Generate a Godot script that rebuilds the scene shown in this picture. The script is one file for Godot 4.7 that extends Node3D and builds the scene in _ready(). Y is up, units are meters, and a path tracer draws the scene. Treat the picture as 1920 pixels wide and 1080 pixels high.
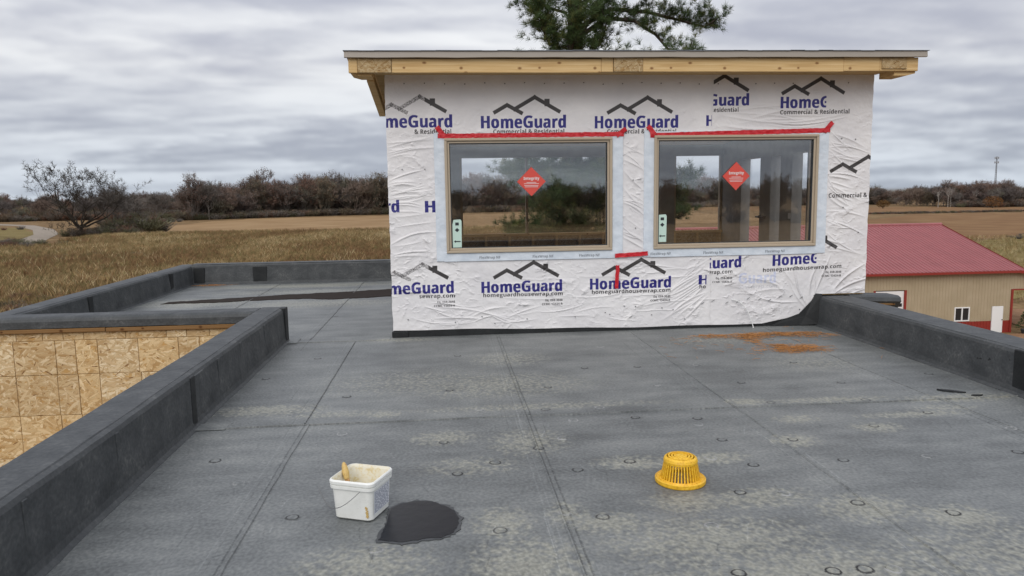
extends Node3D

# ---------------------------------------------------------------- mesh builder
class MB:
	var v := PackedVector3Array()
	var n := PackedVector3Array()
	var t := PackedVector2Array()
	var c := PackedColorArray()
	var col := Color(1, 1, 1)
	var xf := Transform3D.IDENTITY
	var uvmode := 0 # 1: roof plan, 2: front wall

	func tri(a: Vector3, b: Vector3, d: Vector3, na: Vector3, nb: Vector3, nd: Vector3) -> void:
		var fn := (d - a).cross(b - a)
		if fn.dot(na + nb + nd) < 0.0:
			var q := b
			b = d
			d = q
			q = nb
			nb = nd
			nd = q
		for p in [a, b, d]:
			v.append(xf * p)
			c.append(col)
			if uvmode == 1:
				t.append(Vector2((p.x + 5.0) / 9.6, (p.z + 14.7) / 12.7))
			elif uvmode == 2:
				t.append(Vector2((p.x + 0.65) / 5.72, (2.96 - p.y) / 2.96))
		n.append((xf.basis * na).normalized())
		n.append((xf.basis * nb).normalized())
		n.append((xf.basis * nd).normalized())

	func face(a: Vector3, b: Vector3, d: Vector3, e: Vector3, out: Vector3) -> void:
		var fn := (d - a).cross(b - a)
		if fn.length_squared() < 1e-14:
			fn = (e - a).cross(d - a)
		fn = fn.normalized()
		if fn.dot(out) < 0.0:
			fn = -fn
		tri(a, b, d, fn, fn, fn)
		tri(a, d, e, fn, fn, fn)

	func tface(a: Vector3, b: Vector3, d: Vector3, out: Vector3) -> void:
		var fn := (d - a).cross(b - a).normalized()
		if fn.dot(out) < 0.0:
			fn = -fn
		tri(a, b, d, fn, fn, fn)

	func box(lo: Vector3, hi: Vector3, bv := 0.0) -> void:
		var ce := (lo + hi) / 2.0
		var h := (hi - lo).abs() / 2.0
		bv = minf(bv, minf(h.x, minf(h.y, h.z)) * 0.9)
		for ax in 3:
			var u := (ax + 1) % 3
			var w := (ax + 2) % 3
			for s in [-1.0, 1.0]:
				var q := []
				for k in [[-1, -1], [1, -1], [1, 1], [-1, 1]]:
					var p := Vector3.ZERO
					p[ax] = s * h[ax]
					p[u] = k[0] * (h[u] - bv)
					p[w] = k[1] * (h[w] - bv)
					q.append(ce + p)
				var o := Vector3.ZERO
				o[ax] = s
				face(q[0], q[1], q[2], q[3], o)
				if bv > 0.0:
					for s2 in [-1.0, 1.0]:
						# edge between face ax*s and face u*s2
						var e := []
						for k in [[0, -1], [0, 1], [1, 1], [1, -1]]:
							var p := Vector3.ZERO
							p[ax] = s * (h[ax] - (bv if k[0] == 1 else 0.0))
							p[u] = s2 * (h[u] - (0.0 if k[0] == 1 else bv))
							p[w] = k[1] * (h[w] - bv)
							e.append(ce + p)
						var o2 := Vector3.ZERO
						o2[ax] = s
						o2[u] = s2
						face(e[0], e[1], e[2], e[3], o2)
		if bv > 0.0:
			for sx in [-1.0, 1.0]:
				for sy in [-1.0, 1.0]:
					for sz in [-1.0, 1.0]:
						var k := Vector3(sx, sy, sz)
						tface(ce + k * (h - Vector3(0, bv, bv)), ce + k * (h - Vector3(bv, 0, bv)), ce + k * (h - Vector3(bv, bv, 0)), k)

	func tube(pts: Array, rad: Array, sides := 6, cap := true) -> void:
		var rings := []
		var nr := []
		var side := Vector3.ZERO
		for i in pts.size():
			var d: Vector3 = (pts[mini(i + 1, pts.size() - 1)] - pts[maxi(i - 1, 0)]).normalized()
			if side == Vector3.ZERO:
				side = d.cross(Vector3(0.31, 0.2, 0.93) if absf(d.z) < 0.8 else Vector3(1, 0.1, 0)).normalized()
			side = (side - d * side.dot(d)).normalized()
			var up := d.cross(side)
			var ring := []
			var nn := []
			for k in sides:
				var a := TAU * k / sides
				var o := side * cos(a) + up * sin(a)
				nn.append(o)
				ring.append(pts[i] + o * rad[i])
			rings.append(ring)
			nr.append(nn)
		for i in pts.size() - 1:
			for k in sides:
				var k2 := (k + 1) % sides
				tri(rings[i][k], rings[i + 1][k], rings[i + 1][k2], nr[i][k], nr[i + 1][k], nr[i + 1][k2])
				tri(rings[i][k], rings[i + 1][k2], rings[i][k2], nr[i][k], nr[i + 1][k2], nr[i][k2])
		if cap:
			for i in [0, pts.size() - 1]:
				var d: Vector3 = pts[0] - pts[1] if i == 0 else pts[i] - pts[i - 1]
				for k in sides:
					tface(pts[i], rings[i][k], rings[i][(k + 1) % sides], d)

	func lathe(prof: Array, sides := 24, at := Vector3.ZERO) -> void:
		# prof: Vector2(r, y) going along the outside
		for i in prof.size() - 1:
			var p: Vector2 = prof[i]
			var q: Vector2 = prof[i + 1]
			var dn := Vector2(q.y - p.y, p.x - q.x).normalized()
			for k in sides:
				var a := TAU * k / sides
				var b := TAU * (k + 1) / sides
				var ra := Vector3(cos(a), 0, sin(a))
				var rb := Vector3(cos(b), 0, sin(b))
				var up := Vector3.UP
				var na := ra * dn.x + up * dn.y
				var nb := rb * dn.x + up * dn.y
				var p0 := at + ra * p.x + up * p.y
				var p1 := at + ra * q.x + up * q.y
				var p2 := at + rb * q.x + up * q.y
				var p3 := at + rb * p.x + up * p.y
				if q.x > 1e-5:
					tri(p0, p1, p2, na, na, nb)
				if p.x > 1e-5:
					tri(p0, p2, p3, na, nb, nb)

	func mesh() -> ArrayMesh:
		var a := []
		a.resize(Mesh.ARRAY_MAX)
		a[Mesh.ARRAY_VERTEX] = v
		a[Mesh.ARRAY_NORMAL] = n
		a[Mesh.ARRAY_COLOR] = c
		if t.size() == v.size():
			a[Mesh.ARRAY_TEX_UV] = t
		var m := ArrayMesh.new()
		m.add_surface_from_arrays(Mesh.PRIMITIVE_TRIANGLES, a)
		return m

# ---------------------------------------------------------------- helpers
var rng := RandomNumberGenerator.new()
var taken := {}
var M := {}
const GROUND := -8.7

func numbered(called: String) -> String:
	if not taken.has(called):
		taken[called] = 0
		return called
	taken[called] += 1
	return "%s_%03d" % [called, taken[called]]

func tag(o: Node, label: String, category: String, group := "", kind := "") -> void:
	if label:
		o.set_meta("label", label)
	if category:
		o.set_meta("category", category)
	if group:
		o.set_meta("group", group)
	if kind:
		o.set_meta("kind", kind)

func thing(called: String, label: String, category: String, at := Vector3.ZERO, group := "") -> Node3D:
	var o := Node3D.new()
	o.name = numbered(called)
	add_child(o)
	o.position = at
	tag(o, label, category, group)
	return o

func put(m: Mesh, called: String, material: Material, parent: Node = null) -> MeshInstance3D:
	var o := MeshInstance3D.new()
	o.name = called if parent else numbered(called)
	o.mesh = m
	o.material_override = material
	(parent if parent else self).add_child(o, true)
	return o

func build(b: MB, called: String, material: Material, parent: Node = null) -> MeshInstance3D:
	return put(b.mesh(), called, material, parent)

func pbox(called: String, material: Material, parent: Node, lo: Vector3, hi: Vector3, bv := 0.004) -> MeshInstance3D:
	var b := MB.new()
	b.box(lo, hi, bv)
	return build(b, called, material, parent)

func group_part(called: String, parent: Node) -> Node3D:
	var o := Node3D.new()
	o.name = called
	parent.add_child(o, true)
	return o

func lin(r: float, g: float, b: float) -> Color:
	return Color(r, g, b).linear_to_srgb()

func sm(color: Color, rough: float, spec := 0.5, tex: Texture2D = null, scale := 1.0) -> StandardMaterial3D:
	var m := StandardMaterial3D.new()
	m.albedo_color = color
	m.roughness = rough
	m.metallic_specular = spec
	if tex:
		m.albedo_texture = tex
		m.uv1_triplanar = true
		m.uv1_world_triplanar = true
		m.uv1_scale = Vector3.ONE * scale
	return m

func noise(sd: int, freq: float, oct := 4, kind := FastNoiseLite.TYPE_SIMPLEX_SMOOTH, fractal := FastNoiseLite.FRACTAL_FBM) -> FastNoiseLite:
	var f := FastNoiseLite.new()
	f.seed = sd
	f.noise_type = kind
	f.frequency = freq
	f.fractal_type = fractal
	f.fractal_octaves = oct
	return f

func field(sd: int, freq: float, w: int, h: int, oct := 4, seamless := false, fractal := FastNoiseLite.FRACTAL_FBM) -> PackedByteArray:
	var f := noise(sd, freq, oct, FastNoiseLite.TYPE_SIMPLEX_SMOOTH, fractal)
	var im: Image = f.get_seamless_image(w, h) if seamless else f.get_image(w, h)
	im.convert(Image.FORMAT_L8)
	return im.get_data()

func stretched(sd: int, freq: float, w0: int, h0: int, w: int, h: int, oct := 3) -> PackedByteArray:
	var f := noise(sd, freq, oct)
	var im: Image = f.get_seamless_image(w0, h0)
	im.convert(Image.FORMAT_L8)
	im.resize(w, h, Image.INTERPOLATE_CUBIC)
	return im.get_data()

func ramp(stops: Array) -> Array:
	# stops: [pos, Color linear]
	var out := []
	for i in 256:
		var x := i / 255.0
		var k := 0
		while k < stops.size() - 2 and x > stops[k + 1][0]:
			k += 1
		var f := clampf((x - stops[k][0]) / (stops[k + 1][0] - stops[k][0]), 0, 1)
		out.append((stops[k][1] as Color).lerp(stops[k + 1][1], f).linear_to_srgb())
	return out

func lut_tex(data: PackedByteArray, w: int, h: int, stops: Array) -> ImageTexture:
	var r := ramp(stops)
	var rb := PackedByteArray()
	for q in r:
		rb.append_array([q.r8, q.g8, q.b8])
	var o := PackedByteArray()
	o.resize(w * h * 3)
	for i in w * h:
		var k := data[i] * 3
		o[i * 3] = rb[k]
		o[i * 3 + 1] = rb[k + 1]
		o[i * 3 + 2] = rb[k + 2]
	return ImageTexture.create_from_image(Image.create_from_data(w, h, false, Image.FORMAT_RGB8, o))

func grey_tex(data: PackedByteArray, w: int, h: int) -> ImageTexture:
	return ImageTexture.create_from_image(Image.create_from_data(w, h, false, Image.FORMAT_L8, data))

func mixed(a: PackedByteArray, b: PackedByteArray, k: float) -> PackedByteArray:
	var o := PackedByteArray()
	o.resize(a.size())
	for i in a.size():
		o[i] = clampi(int(a[i] * (1.0 - k) + b[i] * k), 0, 255)
	return o

func relief(m: StandardMaterial3D, tex: Texture2D, cm: float) -> void:
	m.heightmap_enabled = true
	m.heightmap_texture = tex
	m.heightmap_scale = cm

# ---------------------------------------------------------------- main
func _ready() -> void:
	rng.seed = 77
	camera_and_sky()
	materials()
	setting()
	print("setting ", Time.get_ticks_msec())
	house_roof()
	print("roof ", Time.get_ticks_msec())
	rooftop_room()
	print("room ", Time.get_ticks_msec())
	barn()
	vegetation()
	print("vegetation ", Time.get_ticks_msec())
	small_things()
	print("done ", Time.get_ticks_msec())

func camera_and_sky() -> void:
	var cam := Camera3D.new()
	cam.name = "camera"
	add_child(cam)
	var yaw := deg_to_rad(5.1)
	var pitch := deg_to_rad(7.1)
	var roll := deg_to_rad(0.84)
	var f := Vector3(sin(yaw) * cos(pitch), -sin(pitch), -cos(yaw) * cos(pitch))
	var r := f.cross(Vector3.UP).normalized()
	var u := r.cross(f)
	var r2 := r * cos(roll) - u * sin(roll)
	var u2 := r * sin(roll) + u * cos(roll)
	cam.transform = Transform3D(Basis(r2, u2, -f), Vector3(0, 1.6, 0))
	cam.fov = rad_to_deg(2.0 * atan(540.0 / 1400.0))
	cam.near = 0.05
	cam.far = 4000.0
	cam.current = true

	var env := Environment.new()
	env.background_mode = Environment.BG_SKY
	env.tonemap_mode = Environment.TONE_MAPPER_LINEAR
	env.tonemap_exposure = 1.0
	env.background_energy_multiplier = 1.0
	env.sdfgi_enabled = true
	env.ssao_enabled = true
	env.ssil_enabled = true
	var sky := Sky.new()
	var pan := PanoramaSkyMaterial.new()
	pan.panorama = sky_picture()
	sky.sky_material = pan
	env.sky = sky
	var we := WorldEnvironment.new()
	we.name = "environment"
	we.environment = env
	add_child(we)

	var sun := DirectionalLight3D.new()
	sun.name = "sun"
	sun.light_energy = 0.42
	sun.light_color = Color(1.0, 0.975, 0.95)
	sun.light_angular_distance = 40.0
	sun.shadow_enabled = true
	add_child(sun)
	# behind the camera, a little to the left
	sun.look_at_from_position(Vector3(-14, 26, 30), Vector3.ZERO)

func sky_picture() -> ImageTexture:
	var w := 2048
	var h := 1024
	var big := noise(5, 0.16, 3)
	var streak := noise(11, 0.55, 5)
	var fine := noise(23, 2.2, 5)
	var o := PackedFloat32Array()
	o.resize(w * h * 3)
	var dark := Vector3(0.385, 0.405, 0.475)
	var light := Vector3(0.74, 0.755, 0.775)
	var low := Vector3(0.45, 0.52, 0.61)
	for y in h:
		var el := PI * (0.5 - (y + 0.5) / h)
		var sy := maxf(sin(el), 0.0)
		var cy := cos(el)
		var g := 1.0 + 1.15 * sy
		var near_h := clampf(1.0 - sy / 0.16, 0, 1)
		for x in w:
			var i := (y * w + x) * 3
			if el < -0.01:
				o[i] = 0.17
				o[i + 1] = 0.155
				o[i + 2] = 0.13
				continue
			var az := TAU * ((x + 0.5) / w - 0.5)
			var px := sin(az) * cy / (sy + 0.10)
			var pz := -cos(az) * cy / (sy + 0.10)
			var a := big.get_noise_2d(px * 1.1, pz * 1.4)
			var b := streak.get_noise_2d(px * 0.62 + a * 0.9, pz * 1.1 + a * 0.5)
			var d := fine.get_noise_2d(px * 0.75 + b * 0.4, pz * 1.2)
			var k := clampf(0.46 + a * 0.72 + b * 0.52 + d * 0.40, 0, 1)
			k = k * k * (3.0 - 2.0 * k)
			var q := dark.lerp(light, k)
			q = q.lerp(low * (0.78 + 0.5 * k), near_h * 0.62)
			q *= g
			o[i] = q.x
			o[i + 1] = q.y
			o[i + 2] = q.z
	var im := Image.create_from_data(w, h, false, Image.FORMAT_RGBF, o.to_byte_array())
	return ImageTexture.create_from_image(im)

# ---------------------------------------------------------------- materials
func osb_tex() -> ImageTexture:
	var s := 640
	var o := PackedByteArray()
	o.resize(s * s * 3)
	var pal := [lin(0.58, 0.44, 0.26), lin(0.68, 0.54, 0.34), lin(0.52, 0.37, 0.20), lin(0.74, 0.61, 0.42), lin(0.44, 0.29, 0.14), lin(0.63, 0.49, 0.30), lin(0.57, 0.42, 0.24)]
	for i in s * s:
		o[i * 3] = 190
		o[i * 3 + 1] = 155
		o[i * 3 + 2] = 104
	var r := RandomNumberGenerator.new()
	r.seed = 4
	for k in 3600:
		var a := r.randf_range(-0.9, 0.9) if r.randf() < 0.7 else r.randf_range(0, PI)
		var l := r.randf_range(12, 34)
		var wd := r.randf_range(2.5, 9)
		var cx := r.randf() * s
		var cy := r.randf() * s
		var co: Color = pal[r.randi() % pal.size()]
		if r.randf() < 0.05:
			co = lin(0.22, 0.12, 0.05)
			l *= 0.6
			wd *= 0.5
		var ca := cos(a)
		var sa := sin(a)
		for u in range(-int(l), int(l) + 1):
			var ww := wd * (1.0 - 0.5 * absf(u) / l)
			for v in range(-int(ww), int(ww) + 1):
				var x := posmod(int(cx + u * ca - v * sa), s)
				var y := posmod(int(cy + u * sa + v * ca), s)
				var i := (y * s + x) * 3
				var e := 0.86 if v == int(ww) else 1.0
				o[i] = int(co.r8 * e)
				o[i + 1] = int(co.g8 * e)
				o[i + 2] = int(co.b8 * e)
	return ImageTexture.create_from_image(Image.create_from_data(s, s, false, Image.FORMAT_RGB8, o))

func wood_tex(sd: int, stops: Array) -> ImageTexture:
	var w := 1024
	var h := 256
	var a := stretched(sd, 0.05, 32, 256, w, h, 4)
	var b := stretched(sd + 1, 0.02, 96, 256, w, h, 3)
	var d := mixed(a, b, 0.4)
	var t := lut_tex(d, w, h, stops)
	var im := t.get_image()
	var r := RandomNumberGenerator.new()
	r.seed = sd
	for k in 9:
		var cx := r.randi() % w
		var cy := r.randi_range(30, h - 30)
		var rx := r.randf_range(7, 15)
		var ry := rx * r.randf_range(0.5, 0.8)
		for y in range(-16, 17):
			for x in range(-24, 25):
				var q := Vector2(x / rx, y / ry).length()
				if q < 1.5:
					var px := posmod(cx + x, w)
					var py := clampi(cy + y, 0, h - 1)
					var c := im.get_pixel(px, py)
					im.set_pixel(px, py, c.lerp(lin(0.16, 0.07, 0.025), clampf(1.5 - q, 0, 1) * (0.75 + 0.25 * sin(q * 16.0))))
	return ImageTexture.create_from_image(im)

func materials() -> void:
	M.osb = sm(Color.WHITE, 0.8, 0.3, osb_tex(), 0.72)
	M.osb_old = sm(Color(0.86, 0.84, 0.8), 0.85, 0.3, M.osb.albedo_texture, 1.3)
	var wt := wood_tex(31, [[0.0, Color(0.42, 0.25, 0.10)], [0.45, Color(0.60, 0.41, 0.19)], [1.0, Color(0.70, 0.52, 0.28)]])
	M.lumber = sm(Color.WHITE, 0.7, 0.35, wt, 1.0)
	M.lumber.uv1_scale = Vector3(0.7, 2.6, 2.6)
	M.lumber_grey = sm(Color(0.62, 0.56, 0.52), 0.8, 0.3, wt, 1.0)
	M.lumber_grey.uv1_scale = Vector3(0.7, 2.6, 2.6)
	M.plaster = sm(Color.WHITE, 0.85, 0.3, lut_tex(field(33, 0.02, 256, 256, 4, true), 256, 256, [[0.0, Color(0.30, 0.30, 0.29)], [1.0, Color(0.38, 0.38, 0.37)]]), 0.8)
	M.osb_b = sm(Color(0.95, 0.93, 0.90), 0.8, 0.3, M.osb.albedo_texture, 0.72)
	M.osb_b.uv1_offset = Vector3(0.37, 0.61, 0.2)
	M.osb_c = sm(Color(1.0, 0.975, 0.93), 0.8, 0.3, M.osb.albedo_texture, 0.66)
	M.osb_c.uv1_offset = Vector3(0.71, 0.23, 0.5)
	# rubber membrane of the parapets, sides and tops alike
	var na := mixed(field(61, 0.012, 512, 512, 5, true), field(62, 0.11, 512, 512, 3, true), 0.45)
	M.rubber = sm(Color.WHITE, 0.6, 0.4, lut_tex(na, 512, 512, [[0.0, Color(0.030, 0.033, 0.035)], [0.45, Color(0.053, 0.057, 0.060)], [0.7, Color(0.074, 0.078, 0.080)], [1.0, Color(0.16, 0.163, 0.157)]]), 0.55)
	relief(M.rubber, grey_tex(field(63, 0.03, 512, 512, 5, true), 512, 512), 0.5)
	M.rubber_fresh = sm(Color.WHITE, 0.42, 0.5, lut_tex(na, 512, 512, [[0.0, Color(0.010, 0.011, 0.012)], [1.0, Color(0.03, 0.032, 0.033)]]), 0.8)
	M.rubber_fresh.roughness = 0.55
	M.rubber_fresh.metallic_specular = 0.35
	M.roof_sheet = sm(Color.WHITE, 0.52, 0.5, lut_tex(na, 512, 512, DUSTY), 0.6)
	M.wet = sm(lin(0.013, 0.014, 0.017), 0.3, 0.34)
	relief(M.wet, grey_tex(field(68, 0.03, 256, 256, 3, true), 256, 256), 0.06)
	M.wet.uv1_triplanar = true
	M.wet.uv1_world_triplanar = true
	M.wet.uv1_scale = Vector3(1.6, 1.6, 1.6)
	M.wet_brown = sm(lin(0.026, 0.019, 0.015), 0.75, 0.2)
	M.tan_frame = sm(lin(0.42, 0.345, 0.255), 0.45, 0.5)
	M.tan_metal = sm(lin(0.30, 0.265, 0.225), 0.4, 0.5)
	M.flash = sm(Color.WHITE, 0.38, 0.5, lut_tex(field(71, 0.02, 256, 256, 4, true), 256, 256, [[0.0, Color(0.55, 0.61, 0.68)], [1.0, Color(0.68, 0.73, 0.79)]]), 1.0)
	relief(M.flash, grey_tex(field(72, 0.03, 256, 256, 5, true), 256, 256), 0.5)
	M.red_tape = sm(Color.WHITE, 0.33, 0.5, lut_tex(field(73, 0.03, 256, 256, 4, true), 256, 256, [[0.0, Color(0.42, 0.008, 0.016)], [1.0, Color(0.62, 0.02, 0.03)]]), 2.0)
	relief(M.red_tape, grey_tex(field(74, 0.025, 256, 256, 4, true), 256, 256), 0.8)
	M.glass = sm(Color(0.10, 0.13, 0.12, 0.01), 0.0, 0.5)
	M.glass.transparency = BaseMaterial3D.TRANSPARENCY_ALPHA
	var white := Image.create(4, 4, false, Image.FORMAT_RGB8)
	white.fill(Color.WHITE)
	M.film = sm(Color(0.95, 0.97, 0.98, 0.18), 0.0, 0.5)
	M.film.metallic = 1.0
	M.film.transparency = BaseMaterial3D.TRANSPARENCY_ALPHA
	M.film.albedo_texture = ImageTexture.create_from_image(white)
	M.dark_glass = sm(lin(0.02, 0.022, 0.025), 0.04, 0.5)
	M.white_paint = sm(lin(0.74, 0.74, 0.73), 0.45, 0.5)
	M.decal_red = sm(lin(0.62, 0.075, 0.055), 0.4, 0.5)
	M.decal_green = sm(lin(0.52, 0.68, 0.60), 0.45, 0.5)
	M.ink = sm(lin(0.03, 0.035, 0.04), 0.6, 0.4)
	M.ink_grey = sm(lin(0.22, 0.24, 0.27), 0.6, 0.4)
	M.steel = sm(lin(0.18, 0.18, 0.18), 0.35, 0.5)
	M.steel.metallic = 0.8
	M.barn_tan = sm(Color.WHITE, 0.5, 0.45, lut_tex(field(81, 0.01, 256, 256, 4, true), 256, 256, [[0.0, Color(0.33, 0.27, 0.175)], [1.0, Color(0.40, 0.33, 0.225)]]), 0.2)
	M.barn_red = sm(lin(0.24, 0.026, 0.018), 0.45, 0.45)
	M.barn_roof = sm(Color.WHITE, 0.5, 0.5, lut_tex(mixed(field(82, 0.02, 256, 256, 4, true), stretched(83, 0.08, 256, 24, 256, 256, 3), 0.5), 256, 256, [[0.0, Color(0.22, 0.066, 0.068)], [1.0, Color(0.34, 0.105, 0.108)]]), 0.1)
	M.yellow = sm(Color.WHITE, 0.42, 0.5, lut_tex(field(84, 0.04, 256, 256, 4, true), 256, 256, [[0.0, Color(0.30, 0.15, 0.02)], [0.22, Color(0.60, 0.32, 0.014)], [0.5, Color(0.76, 0.44, 0.018)], [1.0, Color(0.84, 0.54, 0.06)]]), 5.0)
	M.vcol = sm(Color.WHITE, 0.9, 0.2)
	M.vcol.vertex_color_use_as_albedo = true
	M.leaf = sm(Color.WHITE, 0.7, 0.3)
	M.leaf.vertex_color_use_as_albedo = true
	M.leaf.backlight_enabled = true
	M.leaf.backlight = Color(0.35, 0.35, 0.3)
	M.bark = sm(Color.WHITE, 0.95, 0.2, lut_tex(stretched(91, 0.05, 256, 48, 256, 256, 4), 256, 256, [[0.0, Color(0.025, 0.02, 0.016)], [0.5, Color(0.07, 0.055, 0.045)], [1.0, Color(0.14, 0.115, 0.095)]]), 0.7)
	relief(M.bark, grey_tex(stretched(91, 0.05, 256, 48, 256, 256, 4), 256, 256), 3.0)

# ---------------------------------------------------------------- ground, fields, track
func sheet(called: String, material: Material, pts: Array, y: float) -> MeshInstance3D:
	var b := MB.new()
	var poly := PackedVector2Array()
	for p in pts:
		poly.append(Vector2(p[0], p[1]))
	var idx := Geometry2D.triangulate_polygon(poly)
	for k in range(0, idx.size(), 3):
		var q := []
		for j in 3:
			q.append(Vector3(poly[idx[k + j]].x, y, poly[idx[k + j]].y))
		b.tface(q[0], q[1], q[2], Vector3.UP)
	var o := build(b, called, material)
	tag(o, "", "", "", "structure")
	return o

func wobble(pts: Array, amp: float, sd: int, step := 8.0) -> Array:
	# the outline, cut into short pieces and shaken a little
	var f := noise(sd, 0.05, 3)
	var out := []
	for i in pts.size():
		var a := Vector2(pts[i][0], pts[i][1])
		var e: Array = pts[(i + 1) % pts.size()]
		var d := Vector2(e[0], e[1]) - a
		var k := maxi(1, int(d.length() / step))
		for j in k:
			var p := a + d * j / k
			out.append([p.x + amp * f.get_noise_2d(p.x, p.y), p.y + amp * 1.5 * f.get_noise_2d(p.y, p.x + 300)])
	return out

func setting() -> void:
	var s := 512
	var g1 := mixed(field(101, 0.008, s, s, 5, true), field(102, 0.09, s, s, 4, true), 0.5)
	M.grass_ground = sm(Color.WHITE, 0.95, 0.2, lut_tex(g1, s, s, [[0.0, Color(0.07, 0.045, 0.022)], [0.4, Color(0.145, 0.09, 0.044)], [0.6, Color(0.20, 0.13, 0.064)], [0.8, Color(0.27, 0.185, 0.095)], [1.0, Color(0.35, 0.26, 0.14)]]), 0.022)
	M.tan_field = sm(Color.WHITE, 0.95, 0.2, lut_tex(mixed(field(103, 0.006, s, s, 5, true), stretched(104, 0.12, 64, 512, s, s, 3), 0.4), s, s, [[0.0, Color(0.19, 0.115, 0.055)], [0.5, Color(0.27, 0.175, 0.09)], [1.0, Color(0.34, 0.235, 0.13)]]), 0.012)
	M.brown_field = sm(Color.WHITE, 0.95, 0.2, lut_tex(mixed(field(105, 0.008, s, s, 5, true), stretched(106, 0.1, 48, 512, s, s, 3), 0.45), s, s, [[0.0, Color(0.12, 0.062, 0.028)], [0.5, Color(0.19, 0.108, 0.052)], [1.0, Color(0.26, 0.165, 0.08)]]), 0.014)
	M.olive_field = sm(Color.WHITE, 0.95, 0.2, lut_tex(g1, s, s, [[0.0, Color(0.09, 0.066, 0.024)], [0.5, Color(0.17, 0.13, 0.05)], [1.0, Color(0.27, 0.21, 0.095)]]), 0.03)
	M.gravel = sm(Color.WHITE, 0.95, 0.2, lut_tex(g1, s, s, [[0.0, Color(0.19, 0.16, 0.125)], [1.0, Color(0.34, 0.29, 0.24)]]), 0.06)
	M.yard = sm(Color.WHITE, 0.95, 0.2, lut_tex(g1, s, s, [[0.0, Color(0.16, 0.085, 0.042)], [0.5, Color(0.26, 0.15, 0.085)], [1.0, Color(0.36, 0.235, 0.15)]]), 0.15)
	sheet("ground", M.grass_ground, [[-2500, -2500], [2500, -2500], [2500, 2500], [-2500, 2500]], GROUND)
	sheet("stubble_field", M.tan_field, wobble([[-100, -233], [-92, -222], [-58, -238], [-17, -241], [60, -243], [120, -250], [130, -400], [60, -418], [-29, -412], [-98, -402], [-116, -300]], 7.0, 3), GROUND + 0.03)
	sheet("ploughed_field", M.brown_field, wobble([[62, -118], [120, -150], [320, -190], [500, -220], [480, -290], [190, -292], [140, -240], [70, -200]], 6.0, 4), GROUND + 0.03)
	sheet("far_field", M.brown_field, wobble([[185, -312], [520, -322], [520, -372], [300, -378], [200, -480], [140, -470]], 6.0, 5), GROUND + 0.03)
	sheet("pasture", M.olive_field, wobble([[-128, -190], [-112, -205], [-128, -250], [-170, -320], [-230, -360], [-300, -350], [-260, -200]], 5.0, 6), GROUND + 0.03)
	sheet("meadow", M.olive_field, wobble([[46, -62], [90, -78], [140, -128], [120, -146], [62, -114], [44, -80]], 4.0, 7), GROUND + 0.03)
	# gravel track that bends away behind the old oak
	var way := [Vector2(-82, -150), Vector2(-100, -188), Vector2(-112, -215), Vector2(-126, -250), Vector2(-148, -292), Vector2(-182, -345), Vector2(-222, -385), Vector2(-280, -410), Vector2(-360, -425)]
	var l := []
	var r := []
	for i in way.size():
		var d: Vector2 = (way[mini(i + 1, way.size() - 1)] - way[maxi(i - 1, 0)]).normalized().orthogonal()
		l.append([way[i].x + d.x * 3.4, way[i].y + d.y * 3.4])
		r.push_front([way[i].x - d.x * 3.4, way[i].y - d.y * 3.4])
	sheet("gravel_track", M.gravel, l + r, GROUND + 0.06)
	sheet("yard", M.yard, wobble([[20, -10], [70, -16], [78, -48], [58, -60], [44, -58], [41, -49.2], [20, -49.2]], 2.0, 8, 3.0), GROUND + 0.05)

# ---------------------------------------------------------------- flat roof
const DX0 := -5.0
const DX1 := 4.6
const DZ0 := -14.7
const DZ1 := -2.0
const DUSTY := [[0.0, Color(0.064, 0.068, 0.069)], [0.3, Color(0.110, 0.117, 0.117)], [0.5, Color(0.147, 0.155, 0.154)], [0.7, Color(0.190, 0.197, 0.191)], [1.0, Color(0.275, 0.277, 0.262)]]
const FAST := [0.71,-7.33,1.26,-6.68,1.75,-6.65,2.31,-6.64,3.23,-6.60,0.83,-6.04,1.74,-5.98,2.46,-5.95,3.28,-5.84,1.13,-5.39,2.44,-5.33,3.18,-5.30,0.88,-5.10,1.33,-5.10,1.76,-5.02,1.72,-4.89,3.43,-4.93,2.88,-4.69,0.74,-4.72,1.76,-4.55,2.21,-4.49,3.74,-4.52,1.08,-4.27,0.74,-4.15,1.58,-4.26,1.78,-4.10,2.33,-4.09,2.86,-4.09,3.44,-4.09,1.55,-3.73,1.77,-3.67,2.08,-3.50,2.48,-3.33,0.57,-3.57,0.75,-3.50,0.23,-3.41,1.25,-3.34,1.60,-2.85,1.74,-2.85,1.86,-2.84,1.20,-2.88,0.56,-4.55,2.61,-7.36,4.17,-6.01,0.72,-5.39,-0.51,-6.72,0.01,-6.06,-0.82,-5.98,-0.73,-5.01,-0.04,-4.74,-1.44,-4.58,-1.20,-4.19,0.04,-4.17,-0.80,-3.68,-0.35,-3.28,-1.62,-6.69,0.27,-4.33,0.23,-5.47,0.2,-2.55,-0.9,-2.6,2.3,-2.5,-1.3,-7.5,0.1,-7.4,1.6,-7.6,3.5,-7.7,-2.6,-10.2,-3.4,-10.1,-1.5,-10.2,-2.2,-13.3,-3.6,-13.2]

func uvdeck(p: Vector3) -> Vector2:
	return Vector2((p.x - DX0) / (DX1 - DX0), (p.z - DZ0) / (DZ1 - DZ0))

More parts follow.
